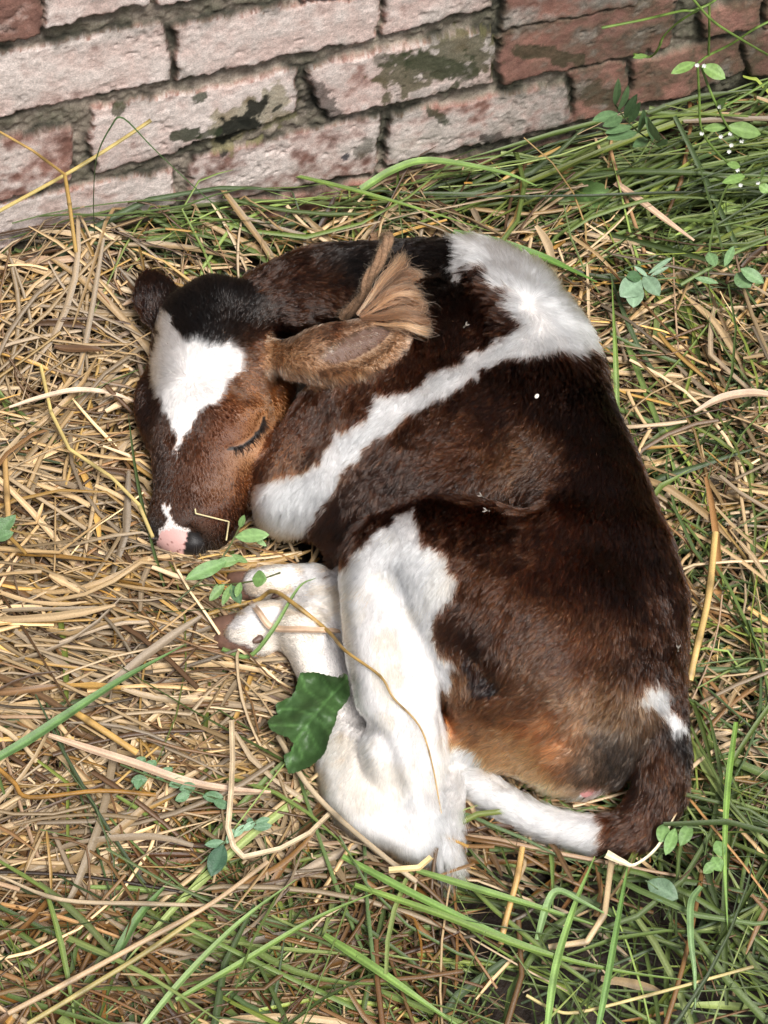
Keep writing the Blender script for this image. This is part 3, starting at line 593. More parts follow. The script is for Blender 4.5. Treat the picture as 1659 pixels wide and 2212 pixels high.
# a thin damp line under the lower edge of every brick
line = sstep(.0040, .0006, np.abs(dmin-.0015))*sstep(.35, .6, n4)*.6; wc = wc*(1-line[:, None])+blackc*line[:, None]
blob(480, 290, 590, 225, 34, (.16, .15, .06), .6); blob(480, 286, 548, 262, 17, blackc, .97); blob(530, 258, 568, 222, 13, blackc, .95); blob(380, 295, 425, 282, 11, moss, .9); blob(440, 292, 470, 284, 10, moss, .8); blob(590, 240, 606, 228, 4, blackc, .9)
blob(420, 215, 440, 208, 9, moss, .85); blob(250, 242, 262, 232, 9, moss, .8); blob(860, 160, 1020, 110, 42, (.075, .07, .032), .85); blob(900, 130, 1000, 150, 26, moss, .7); blob(820, 130, 870, 130, 14, moss, .6)
blob(680, 200, 715, 245, 22, blackc, .7); blob(930, 240, 960, 262, 10, moss, .8); blob(1060, 300, 1110, 330, 18, blackc, .75); blob(770, 330, 800, 310, 14, moss, .6); blob(480, 336, 486, 330, 5, blackc, .9); blob(745, 340, 750, 336, 7, (.05, .05, .06), .9); blob(1120, 105, 1250, 130, 14, moss, .7); blob(1280, 200, 1320, 215, 26, moss, .6)
blob(1150, 310, 1420, 285, 26, blackc, .6); blob(1480, 240, 1620, 190, 22, blackc, .6)
nu, nv = UU.shape; ii = np.arange(nu*nv).reshape(nu, nv); quad = np.stack([ii[:-1, :-1], ii[1:, :-1], ii[1:, 1:], ii[:-1, 1:]], -1).reshape(-1, 4)
M_wall = material('weathered whitewashed brick', .9, attr='col', spec=.2, bump=.45, bscale=900, noise=.42, nscale=620)
# the body of the wall behind the face
bv = []; bf = []
corners = [(-.72, -.06), (.78-HSTEP, -.06), (.78-HSTEP, .559), (-.72, .559)]
for off in (-.022, -.22):
    for (u, v) in corners: bv.append(W0+WU*u+WZ*v+WN*off)
n0 = len(pos)
back = np.array([(1, 0, 3, 2), (4, 5, 6, 7), (0, 1, 5, 4), (1, 2, 6, 5), (2, 3, 7, 6), (3, 0, 4, 7)])[1:]+n0
allv = np.vstack([pos, np.array(bv)]); allc = np.vstack([np.clip(wc, .004, .9), np.tile(mortc, (8, 1))])
wall = mesh_obj('brick_wall', allv, np.vstack([quad, back]), M_wall, cols=allc)
tag(wall, 'old brick wall with flaking whitewash, dark mortar joints and patches of green algae', 'wall')
del flat, n1, n2, n3, n4, n5, pos, allv, allc, wc, quad, UU, VV
# ------------------------------------------------------------------ ground
gx = np.arange(-.75, .95, .012); gy = np.arange(-.85, .75, .012); GX, GY = np.meshgrid(gx, gy, indexing='ij')
def wall_dist(x, y): return (x-W0[0])*WN[0]+(y-W0[1])*WN[1]
def terrain(x, y):
    q = np.stack([np.asarray(x), np.asarray(y)], -1)
    return .010*(fbm(q*9, 3, 61)-.5)+.006*(fbm(q*40, 3, 62)-.5)+.010*np.clip(1-wall_dist(q[..., 0], q[..., 1])/.11, 0, 1)**1.5+.062*np.exp(-(wall_dist(q[..., 0], q[..., 1])/.10)**2)*sstep(-.02, -.26, q[..., 0])
GZ = terrain(GX, GY)-.022
gn = fbm(np.stack([GX, GY], -1)*60, 4, 63)[..., None]
gc = np.array((.022, .0135, .0085))*(.4+1.2*gn)
ii = np.arange(GX.size).reshape(GX.shape); gq = np.stack([ii[:-1, :-1], ii[1:, :-1], ii[1:, 1:], ii[:-1, 1:]], -1).reshape(-1, 4)
gv_ = np.stack([GX, GY, GZ], -1).reshape(-1, 3)
far = np.array([(-40, -40, -.05), (40, -40, -.05), (40, 40, -.05), (-40, 40, -.05)]); nn = len(gv_)
M_soil = material('damp soil', .62, attr='col', spec=.3, bump=1.0, bscale=260, noise=.4, nscale=300)
gr = mesh_obj('ground', np.vstack([gv_, far]), np.vstack([gq, np.array([[nn, nn+1, nn+2, nn+3]])]), M_soil, cols=np.vstack([gc.reshape(-1, 3), np.tile((.09, .07, .05), (4, 1))]))
tag(gr, 'damp dark brown soil under the bedding', None, kind='structure')
# ------------------------------------------------------------------ straw and grass
def strand_mesh(name, paths, wid, cols, mat, kind, parent=None, thick=.5, fold=.35, twist=None):
    """paths (n, k, 3); wid (n, k) half widths; cols (n, 3) or (n, k, 3). kind 'tube' (stalk) or 'leaf' (folded blade)"""
    n, k = paths.shape[:2]; tg = np.gradient(paths, axis=1); tg /= np.maximum(np.linalg.norm(tg, axis=2), 1e-9)[..., None]
    upv = np.tile(np.array([0., 0, 1]), (n, k, 1))
    side = np.cross(tg, upv); side /= np.maximum(np.linalg.norm(side, axis=2), 1e-6)[..., None]; upv = np.cross(side, tg)
    if twist is not None:
        c, s = np.cos(twist)[..., None], np.sin(twist)[..., None]; side, upv = side*c+upv*s, upv*c-side*s
    if kind == 'tube':
        prof_ = [(math.cos(a), math.sin(a)*thick) for a in (0, math.pi*.3, math.pi*.7, math.pi, math.pi*1.3, math.pi*1.7)]; m = 6
    else:
        prof_ = [(-1, fold), (-.5, fold*.42), (0, 0), (.5, fold*.42), (1, fold)]; m = 5
    vs = np.stack([paths+side*(a*wid)[..., None]+upv*(b*wid)[..., None] for a, b in prof_], 2)
    idx = np.arange(n*k*m).reshape(n, k, m)
    if kind == 'tube':
        nx = np.roll(idx, -1, 2); q = np.stack([idx[:, :-1], nx[:, :-1], nx[:, 1:], idx[:, 1:]], -1).reshape(-1, 4)
    else: q = np.stack([idx[:, :-1, :-1], idx[:, :-1, 1:], idx[:, 1:, 1:], idx[:, 1:, :-1]], -1).reshape(-1, 4)
    cc = cols if cols.ndim == 3 else np.repeat(cols[:, None], k, 1)
    cc = np.repeat(cc[:, :, None], m, 2)
    if kind != 'tube':
        sh = np.array([1.0, 1.0, 1.22, .96, 1.0])[None, None, :, None]*np.random.default_rng(4).uniform(.74, 1.18, (n, 1, m, 1)); cc = cc*sh
    else:
        r = np.random.default_rng(3).uniform(.62, 1.22, (n, 1, m, 1)); cc = cc*r
    return mesh_obj(name, vs.reshape(-1, 3), q, mat, parent, cols=np.clip(cc.reshape(-1, 3), 0, .9))
def strand_mat(name, rough, trans, spec=.4, stretch=True):
    m = material(name, rough, attr='col', spec=spec, trans=trans, noise=.22, nscale=700, bump=.25, bscale=1400); return m
M_straw = strand_mat('dry straw', .40, .08, .5); M_wet = strand_mat('wet straw', .28, .05, .6); M_grass = strand_mat('cut grass', .42, .22, .45)
STRAWC = np.array([(.60, .43, .235), (.54, .365, .175), (.50, .30, .085), (.28, .15, .06), (.38, .29, .19), (.66, .50, .31), (.44, .23, .045), (.13, .07, .033), (.58, .38, .13), (.54, .36, .22)])
STRAWC = STRAWC*np.array((1.03, 1.0, .97))
GRASSC = np.array([(.115, .165, .042), (.15, .205, .050), (.07, .105, .030), (.22, .27, .085), (.18, .22, .042), (.085, .13, .048)])
BODYPX = [(508, 618), (603, 545), (808, 520), (1011, 504), (1203, 641), (1335, 905), (1467, 1242), (1496, 1605), (1395, 1816), (1277, 1855), (1137, 1812), (996, 1730), (918, 1859), (823, 1846), (705, 1744), (690, 1639), (756, 1471), (620, 1490), (540, 1400), (480, 1370), (500, 1240), (480, 1190), (357, 1190), (314, 1147), (325, 951), (293, 873), (332, 790), (350, 700)]
CARX = np.array((1, 1))
def scatter(n, seed, dens, lohi):
    """points of the bedding: n tries in photo space, kept with probability dens(px, py)"""
    r = np.random.default_rng(seed); px = r.uniform(-260, 1920, n); py = r.uniform(60, 2480, n)
    p = P(px, py, 0); k = (r.random(n) < dens(px, py)) & (wall_dist(p[:, 0], p[:, 1]) > .004) & ~(poly_sd(BODYPX, px, py) < -75)
    return px[k], py[k], p[k], r
def region(px, py):
    wl = 450-(px-829.5)*.235                                           # foot of the wall in the photo
    band = sstep(150, 30, py-wl-np.clip((px-900)*.32, 0, 210)+np.clip((420-px)*.22, 0, 110))
    right = sstep(1180, 1420, px)*sstep(330, 520, py)*sstep(1930, 1800, py)
    bottom = sstep(1690, 1900, py+(px-700)*.10)
    soil = sstep(900, 1080, px+(fbm(np.stack([px, py], -1)/170, 2, 71)-.5)*240)*sstep(1820, 1910, py)
    return band, right, bottom, soil
def straw_pieces(n, seed, layer, lmin, lmax, wmin, wmax, leaf=False, green=False, K=8, msk=None):
    nz = lambda px, py, s: fbm(np.stack([px, py], -1)/110, 2, s)
    def dens(px, py):
        b, r_, bt, so = region(px, py)
        if green: d = .95*b+.48*r_+.50*bt+.035; d = np.where(bt > .5, d*(.30+1.0*nz(px, py, 5)), d)*(1-.62*so); d *= np.clip(.2+1.6*nz(px, py, 8), 0, 1.3)
        else: d = 1-.88*b-.46*r_-.46*bt; d *= (1-.97*so)*np.clip(.55+.8*nz(px, py, 6), 0, 1)
        if green: d = np.maximum(d, .92*b)
        return np.clip(d, 0, 1)
    px, py, p, r = scatter(n, seed, dens, None); N = len(px); b, rt_, bt, so = region(px, py)
    rnd = r.random(N); base = r.uniform(0, 2*math.pi, N)
    if green:
        along = YAW+r.normal(0, .20, N)+math.pi*(r.random(N) < .5)
        diag = np.radians(np.where(r.random(N) < .62, -24, np.where(r.random(N) < .5, 62, -80)))+r.normal(0, .22, N)
        ang = np.where(rnd < b*.93, along, np.where(rnd < np.maximum(bt, b)*.85, diag, base))
        L = r.uniform(lmin, lmax, N)*np.where(b > .4, 1.15, 1)*np.where(bt > .5, 1.2, 1)
    else:
        coh = (fbm(np.stack([px, py], -1)/150, 2, 15)-.5)*5.5; ang = np.where(r.random(N) < .62, coh*.55+r.normal(0, .42, N), base); ang = np.where((py > 1250) & (py < 1750) & (px < 750) & (r.random(N) < .55), np.radians(-14)+(py-1520)*-.0006+r.normal(0, .3, N), ang)
        L = lmin+(lmax-lmin)*r.random(N)**1.8
    wd = wmin+(wmax-wmin)*r.random(N)**1.5
    s = np.linspace(-.5, .5, K)[None]; kap = r.normal(0, 1.0 if not green else .6, N)[:, None]; kink = ((r.random(N) < (.12 if green else .17))*(wd > .0008))[:, None]*r.normal(0, .7, N)[:, None]
    a = ang[:, None]+kap*s*(L/.12)[:, None]*.6+kink*(s > r.uniform(-.25, .25, N)[:, None])
    st = (L/(K-1))[:, None]; x = np.cumsum(np.cos(a)*st, 1); y = np.cumsum(np.sin(a)*st, 1); x += p[:, :1]-x.mean(1, keepdims=True); y += p[:, 1:2]-y.mean(1, keepdims=True)
    wdist = wall_dist(x, y); push = np.clip(.004-wdist, 0, None); x += push*WN[0]; y += push*WN[1]
    tilt = r.normal(0, .11, N)[:, None]; lay = r.uniform(layer[0], layer[1], N)[:, None]-(.016*so*(layer[1] < .03))[:, None]; zz = terrain(x, y)+lay+tilt*s*L[:, None]-(s**2)*L[:, None]*np.abs(r.normal(0, .12, N))[:, None]+.0035
    zz += (.006*b)[:, None]*r.random(N)[:, None]
    # nothing lies on the head or the trunk
    hq = np.minimum(np.hypot(pix(np.stack([x, y, zz], -1))[0]-480, pix(np.stack([x, y, zz], -1))[1]-1368), np.hypot(pix(np.stack([x, y, zz], -1))[0]-520, pix(np.stack([x, y, zz], -1))[1]-1265)); zz = np.where(hq < 48, np.minimum(zz, .034), zz)
    sl = poly_sd(BODYPX, *pix(np.stack([x, y, zz], -1))); zz = np.where(sl < 0, np.minimum(zz, .030), zz)
    pts = np.stack([x, y, np.maximum(zz, terrain(x, y)-.018)], -1)
    taper = np.ones((N, K)) if not leaf else np.array([.7, 1, 1, 1, .9, .72, .45, .08])[None]*np.ones((N, 1))
    if leaf and not green: taper = np.array([.55, .9, 1, .95, 1, .9, .8, .35])[None]*np.ones((N, 1))
    taper = taper*np.exp(r.normal(0, .10, (N, K)))*(1-.25*(r.random((N, K)) < .12))
    pal = GRASSC if green else STRAWC
    w8 = np.array([.24, .18, .075, .10, .115, .12, .03, .06, .04, .04]) if not green else np.array([.25, .25, .18, .1, .12, .1])
    c = pal[r.choice(len(pal), N, p=w8/w8.sum())]*np.exp(r.normal(0, .34, N))[:, None]*(.82 if green else .60)
    if not green:
        wet = sstep(.35, .9, bt)*(.25+.9*(nz(px, py, 9) > .47)); c = c*(1-.58*wet[:, None])*np.where(wet[:, None] > .4, np.array((1.18, .86, .52)), 1)
        dirt = sstep(layer[1], layer[0], zz.mean(1)-.01)
    c = np.repeat(c[:, None], K, 1)*np.exp(r.normal(0, .05, (N, K, 1)))
    tw = np.repeat(r.normal(0, .5 if leaf else .15, N)[:, None], K, 1)+(np.linspace(-1, 1, K)[None]*r.normal(0, .35 if leaf else .1, N)[:, None])
    return pts, taper*wd[:, None], c, tw
SC_ = float(os.environ.get('DENS', '1'))
def merge(lst): return [np.concatenate([l[i] for l in lst]) for i in range(4)]
tubes = merge([straw_pieces(int(2100*SC_), 101, (-.016, .006), .05, .22, .0010, .0026), straw_pieces(int(5600*SC_), 102, (.006, .034), .05, .26, .0009, .0026), straw_pieces(int(3000*SC_), 103, (.028, .050), .08, .36, .0009, .0027)])
flats = merge([straw_pieces(int(2000*SC_), 104, (-.016, .006), .03, .14, .0020, .0048, leaf=True), straw_pieces(int(3700*SC_), 105, (.006, .036), .04, .17, .0014, .0046, leaf=True), straw_pieces(int(1900*SC_), 106, (.028, .050), .05, .24, .0012, .0046, leaf=True)])
bits = merge([straw_pieces(int(9000*SC_), 107, (-.010, .046), .008, .045, .0004, .0018), straw_pieces(int(4200*SC_), 108, (.004, .048), .05, .16, .00025, .0006)])
tubes = merge([tubes, bits])
o = strand_mesh('straw_bedding', tubes[0], tubes[1], tubes[2], M_straw, 'tube', thick=.55, twist=tubes[3]); tag(o, 'loose dry straw stalks spread as bedding round the calf', 'straw', kind='stuff')
o = strand_mesh('straw_leaf_litter', flats[0], flats[1], flats[2], M_straw, 'leaf', fold=.3, twist=flats[3]); tag(o, 'flat dry straw leaves mixed through the bedding', 'straw leaves', kind='stuff')
gr_ = merge([straw_pieces(int(4200*SC_), 111, (0, .016), .08, .26, .0008, .0032, leaf=True, green=True), straw_pieces(int(3900*SC_), 112, (.010, .036), .10, .34, .0007, .0034, leaf=True, green=True), straw_pieces(int(1700*SC_), 113, (.030, .055), .12, .38, .0008, .0036, leaf=True, green=True)])
o = strand_mesh('cut_grass', gr_[0], gr_[1], gr_[2], M_grass, 'leaf', fold=.4, twist=gr_[3]); tag(o, 'cut green grass blades lying along the wall and over the straw', 'grass', kind='stuff')
del tubes, flats, bits, gr_
# ------------------------------------------------------------------ separate stalks, blades and plants
def pts3(path, where):
    """photo points to world points: 'drape' over the calf, 'wall' just off the wall, or a bedding height"""
    out = []
    for i, q in enumerate(path):
        if where == 'drape': out.append(drape(q[0], q[1], q[2] if len(q) > 2 else .007))
        elif where == 'wall': out.append(wall_uv(q[0], q[1], q[2] if len(q) > 2 else .02))
        else: out.append(P(q[0], q[1], (q[2] if len(q) > 2 else where)+(.012 if q[1] > 560 else 0)))
    return np.array(out)
def smooth_path(p, n=5, sharp=False):
    if sharp:
        out = []
        for a, b in zip(p, p[1:]): out += [a+(b-a)*t for t in (0, .06, .35, .65, .94)]
        return np.array(out+[p[-1]])
    return catmull(p, n)
def strand(name, label, cat, path, where, w, kind, col, mat, group=None, sharp=False, taper=(1, 1), fold=.35, twist=0, parent=None, var=.12):
    p = smooth_path(pts3(path, where), 5, sharp)[None]; k = p.shape[1]
    wd = w*np.interp(np.linspace(0, 1, k), np.linspace(0, 1, len(taper)), taper)[None]
    r = np.random.default_rng(abs(len(label or name)*7+int(path[0][0])))
    c = np.array(col)[None, None]*np.exp(r.normal(0, var, (1, k, 1)))
    if kind == 'tube' and k > 9:                                     # nodes of the stalk
        for j in range(int(r.integers(3, 6)), k, int(r.integers(5, 9))): c[0, j] *= .55; wd[0, j] *= 1.18
    o = strand_mesh(name, p, wd, c, mat, kind, parent, thick=.7, fold=fold, twist=np.full((1, k), twist)+np.linspace(-.2, .25, k)[None])
    if cat: tag(o, label, cat, group)
    return o
PALE = (0.444, 0.340, 0.215); GOLD = (0.370, 0.229, 0.063); ORNG = (0.326, 0.163, 0.033); PINKS = (0.429, 0.296, 0.200); GREYS = (0.340, 0.281, 0.200); LIME = (0.141, 0.215, 0.041); GRN = (0.089, 0.148, 0.037); DKG = (0.056, 0.104, 0.033)
S = lambda label, path, where, w, col=PALE, kind='tube', mat=None, **k: strand('straw_stalk', label, 'straw stalk', path, where, w, kind, col, mat or M_straw, 'single straw stalks lying on the bedding', **k)
G = lambda label, path, where, w, col=GRN, **k: strand('grass_blade', label, 'grass blade', path, where, w, 'leaf', col, M_grass, 'single long blades of grass', **dict(dict(taper=(.7, 1, 1, .8, .5, .12)), **k))
S('long yellowish stalk draped across the folded front feet and down the white hind leg', [(395, 1347, .012), (432, 1333, .012), (500, 1310, .012), (555, 1297, .010), (590, 1297, .009), (640, 1318, .009), (700, 1363, .008), (760, 1405, .007), (825, 1460, .007), (850, 1510, .006), (895, 1570, .006), (925, 1640, .006), (940, 1755, .006)], 'drape', .0023, GOLD, taper=(1, 1, 1, .9, .55, .4, .25))
S('stout yellow spotted stalk leaning up against the brick wall', [(-60, 490, .11), (0, 455, .10), (140, 378, .07), (240, 317, .05), (326, 260, .035)], 'wall', .0021, (.52, .40, .13))
S('thin bent straw hooked over the stout yellow stalk at the wall', [(-30, 268, .03), (0, 285, .05), (70, 325, .075), (140, 377, .085), (150, 440, .10), (164, 545, .13)], 'wall', .0016, GOLD, taper=(.6, .8, 1, 1.3, 1.2), sharp=True)
S('broad orange stalk lying low at the foot of the wall', [(-20, 474, .06), (70, 515, .055), (175, 556, .05), (240, 605, .045)], .05, .0030, ORNG, kind='leaf', taper=(1, 1, .9, .5))
S('broad pale stalk running from the left edge to the big folded straw', [(105, 1588, .055), (200, 1620, .060), (292, 1650, .06), (400, 1688, .056), (500, 1706, .05), (585, 1712, .045)], .055, .0040, PINKS, kind='leaf', taper=(.5, .9, 1, 1, .8, .4))
S('long folded straw leaf bent into a hook beside the hind leg', [(501, 1556, .05), (503, 1640, .058), (500, 1706, .062), (493, 1788, .06), (505, 1830, .056), (526, 1852, .054), (606, 1834, .055), (670, 1800, .055), (713, 1758, .05)], .055, .0025, PALE, kind='leaf', sharp=True)
S('short orange stalk with a split end lying among pale straw', [(160, 1537, .055), (215, 1572, .055), (296, 1626, .05)], .05, .0033, (.50, .30, .09))
S('very long pale stalk rising diagonally from the bottom left corner', [(18, 2189, .05), (150, 2120, .055), (292, 2043, .06), (456, 1952, .06), (579, 1861, .055)], .055, .0026, (.50, .345, .20), taper=(1, 1, .9, .8))
S('second long stalk just below the diagonal one, darker and half green', [(60, 2212, .045), (180, 2140, .05), (310, 2060, .055), (420, 1985, .055)], .05, .0024, (.40, .32, .12))
S('thin pale stalk lying level under the clover sprig', [(0, 1893, .05), (132, 1943, .055), (319, 1952, .055), (492, 1957, .05)], .05, .0020, PALE, taper=(.6, 1, 1.1, .8))
S('orange curved stalk at the left edge bending round a pale one', [(-20, 1645, .05), (30, 1690, .05), (64, 1722, .052), (214, 1708, .055), (337, 1717, .05)], .05, .0022, ORNG)
S('pale straw bent in a right angle below the tail', [(1185, 2046, .04), (1268, 2034, .045), (1306, 1974, .05), (1322, 1850, .045)], .045, .0028, (.54, .39, .22), sharp=True)
S('long thin straw bowed across the wet soil at lower right', [(1137, 2150, .04), (1190, 2178, .04), (1246, 2187, .042), (1400, 2150, .045), (1627, 2088, .04)], .04, .0015, (.58, .47, .20))
S('thick orange upright stalk on the right of the flat leaf litter', [(1128, 1830, .045), (1116, 1900, .045), (1092, 1990, .04), (1082, 2040, .035)], .04, .0028, (.50, .30, .10))
S('broad pinkish straw leaf lying slanted below the pinnate weed', [(1329, 395, .05), (1380, 432, .055), (1440, 478, .055), (1499, 520, .05)], .05, .0042, PINKS, kind='leaf', taper=(.8, 1, .9, .4))
S('reddish brown stalk crossing under the broad pinkish leaf', [(1319, 325, .05), (1335, 385, .048), (1360, 450, .045), (1392, 545, .04)], .045, .0023, (.38, .22, .11))
S('thin straw on the nose bent in two right angles', [(422, 1098, .005), (423, 1107, .006), (484, 1122, .008), (479, 1158, .008)], 'drape', .0008, (.66, .55, .30), sharp=True, taper=(1, 1))
S('brown straw lying across the pasterns under the yellow stalk', [(440, 1290, .012), (490, 1330, .010), (560, 1412, .010)], 'drape', .0022, (.30, .19, .10))
S('frayed flat straw tied over the lower foot like a band', [(540, 1300, .009), (560, 1330, .008), (600, 1356, .007), (660, 1362, .007), (715, 1366, .007), (740, 1362, .009)], 'drape', .0036, PINKS, kind='leaf', taper=(.7, .8, 1, 1, .8, .3))
S('long curved pale straw arching left of the muzzle', [(20, 880, .05), (90, 858, .055), (165, 843, .058), (240, 850, .055), (300, 872, .05)], .05, .0032, (.56, .42, .30), kind='leaf', taper=(.4, .8, 1, .8, .3))
S('jointed yellow stalk zigzagging down the straw left of the head', [(88, 790, .05), (110, 890, .055), (150, 970, .058), (240, 1030, .058), (300, 1090, .055), (330, 1160, .05)], .055, .0020, (.52, .40, .15), sharp=True)
S('upright brown stalk at the far left edge of the bedding', [(10, 985, .045), (16, 1090, .05), (22, 1175, .045)], .045, .0030, (.42, .26, .10))
S('long straw slanting down from the white fetlock to the hock', [(600, 1590, .05), (660, 1690, .056), (730, 1765, .056), (830, 1850, .055), (900, 1905, .05)], .05, .0026, PALE)
S('pale bent straw lying on the green blades under the hock', [(840, 1880, .055), (905, 1875, .06), (932, 1852, .055)], .055, .0028, (.62, .46, .22), sharp=True, kind='leaf')
S('thick pinkish straw leaf lying behind the rump', [(1500, 890, .05), (1560, 860, .055), (1630, 850, .055), (1700, 862, .05)], .05, .0050, PINKS, kind='leaf', taper=(.3, .9, 1, .6))
S('long golden stalk lying along the right side of the rump', [(1545, 1150, .05), (1530, 1290, .055), (1505, 1400, .055), (1490, 1470, .05)], .05, .0034, (.54, .36, .13))
S('pale straw ribbon curling below the tail bend', [(1310, 1845, .055), (1345, 1862, .058), (1372, 1868, .058), (1420, 1830, .055), (1462, 1755, .05)], .055, .0026, (.70, .60, .40), kind='leaf', taper=(1.5, 1, .5, .5, .3))
# grass blades
G('broad blue-green grass blade lying across the straw at left', [(-10, 1640, .055), (60, 1600, .06), (128, 1556, .062), (260, 1470, .06), (401, 1392, .055)], .058, .0048, (.105, .19, .06), taper=(.8, 1, 1, .7, .1))
G('thin green blade arching up in front of the wall and down again', [(205, 505, .06), (203, 430, .06), (210, 340, .06), (240, 275, .06), (266, 256, .06), (330, 320, .07), (420, 405, .08), (520, 492, .10)], 'wall', .0013, DKG, taper=(1, 1, 1, .8, .8))
G('grass blade curving over the pastern of the lower foot', [(480, 1402, .012), (540, 1398, .012), (610, 1360, .012), (650, 1300, .014), (690, 1262, .014)], 'drape', .0022, (.15, .24, .07), taper=(.9, 1, 1, .6, .15))
G('upright light green blade standing right of the white withers', [(1332, 893, .05), (1330, 780, .075), (1322, 610, .09)], .06, .0030, LIME, taper=(1, .9, .1))
G('wide bright blade crossing the grass band beside the wall', [(290, 520, .06), (420, 468, .07), (560, 412, .075), (700, 378, .07)], .07, .0030, (.15, .25, .06))
G('wide grass leaf folded in the heap beside the wall', [(780, 410, .07), (850, 368, .08), (930, 348, .085), (1080, 372, .08), (1160, 402, .07)], .07, .0048, (.17, .27, .07), taper=(.9, 1, 1, .6, .2))
G('blade pointing right from the grass heap towards the white withers', [(620, 375, .09), (760, 410, .09), (900, 450, .085), (1060, 500, .07)], .08, .0026, LIME)
G('dark blade tucked behind the white withers', [(980, 500, .06), (1080, 525, .06), (1180, 560, .055), (1290, 610, .05)], .06, .0050, (.10, .19, .04), taper=(.5, 1, 1, .2))
for lab, pa, w_, c in [
  ('broad green blade running down right from the bottom edge', [(700, 2020, .04), (800, 2085, .05), (900, 2155, .05), (1010, 2230, .04)], .0038, (.17, .27, .06)),
  ('long bright blade sweeping right below the tail', [(767, 1912, .05), (950, 1975, .056), (1137, 2048, .055), (1320, 2095, .05), (1507, 2121, .04)], .0030, LIME),
  ('blade parallel to the sweeping one, slightly above it', [(740, 1850, .05), (900, 1935, .055), (1080, 2020, .055), (1250, 2080, .05)], .0034, (.14, .24, .05)),
  ('long blade under the tail tip running down right', [(900, 1880, .045), (1030, 1920, .05), (1180, 1965, .05), (1320, 2010, .045)], .0032, (.16, .25, .06)),
  ('lone blade hanging down over the wet soil at lower right', [(1515, 1915, .055), (1493, 1950, .058), (1492, 2030, .056), (1500, 2100, .05), (1502, 2180, .04)], .0030, (.15, .24, .09)),
  ('tall blade standing at the right edge beside the soil', [(1590, 1560, .06), (1572, 1700, .06), (1565, 1850, .055), (1572, 2010, .045)], .0028, (.16, .27, .05)),
  ('blade bent over like a hook above the soil', [(1160, 2030, .04), (1180, 1960, .05), (1205, 1925, .055), (1260, 1950, .055), (1320, 1980, .05)], .0034, (.17, .27, .09)),
  ('steep blade crossing the sweeping ones from the bottom edge', [(1290, 2230, .05), (1315, 2100, .055), (1340, 1960, .055), (1358, 1860, .05)], .0030, (.12, .22, .05)),
  ('steep blade at the bottom middle leaning right', [(1180, 2230, .05), (1200, 2090, .055), (1240, 1960, .055), (1285, 1850, .05)], .0034, (.18, .29, .07)),
  ('pale green blade at the bottom left leaning right', [(300, 2230, .05), (400, 2110, .055), (520, 1990, .055), (640, 1900, .05)], .0028, (.19, .28, .09)),
  ('long blade crossing the bottom left straw to the hock', [(380, 2160, .05), (520, 2080, .056), (680, 1985, .058), (830, 1920, .05)], .0026, (.17, .26, .06)),
  ('dark green blade tucked among the bottom left straw', [(240, 2080, .04), (300, 1980, .045), (370, 1900, .045)], .0040, (.09, .16, .045))]:
    G(lab, pa, .05, w_, c)
# ------------------------------------------------------------------ leaves
def leaf_obj(name, base, tip, width, col, mat, parent=None, fold=.25, curl=.1, shape=1.0, up=None, seed=0, nseg=9, pos=0):
    """a single leaf between two world points, folded along its midrib"""
    base, tip = np.asarray(base, float), np.asarray(tip, float); ax = tip-base; L = np.linalg.norm(ax); ax /= L
    up = np.array([0, -.35, 1.0]) if up is None else np.asarray(up, float); sd = np.cross(ax, up); sd /= np.linalg.norm(sd); nn = np.cross(sd, ax)
    r = np.random.default_rng(seed+int(abs(base[0])*1e4)); m = 7; vs = []; cs = []
    for i in range(nseg+1):
        t = i/nseg; w_ = width*(math.sin(math.pi*min(1, t**shape))**.75)*.5+width*.015
        for j in range(m):
            s = j/(m-1)*2-1; rip = .04*width*math.sin(9*t+3*s*s+seed)
            vs.append(base+ax*L*t+sd*s*w_+nn*(fold*abs(s)*w_+curl*L*(t*t-t)*-1+rip*abs(s)))
            f = 1.25 if j == m//2 else (1+.10*math.sin(t*nseg*math.pi+abs(s)*2)); cs.append(np.array(col)*f*np.exp(r.normal(0, .05)))
    q = [[i*m+j, i*m+j+1, (i+1)*m+j+1, (i+1)*m+j] for i in range(nseg) for j in range(m-1)]
    return mesh_obj(name, np.array(vs), np.array(q), mat, parent, cols=np.array(cs))
M_leaf = material('green leaf', .45, attr='col', spec=.4, trans=.18, noise=.18, nscale=500, bump=.3, bscale=700)
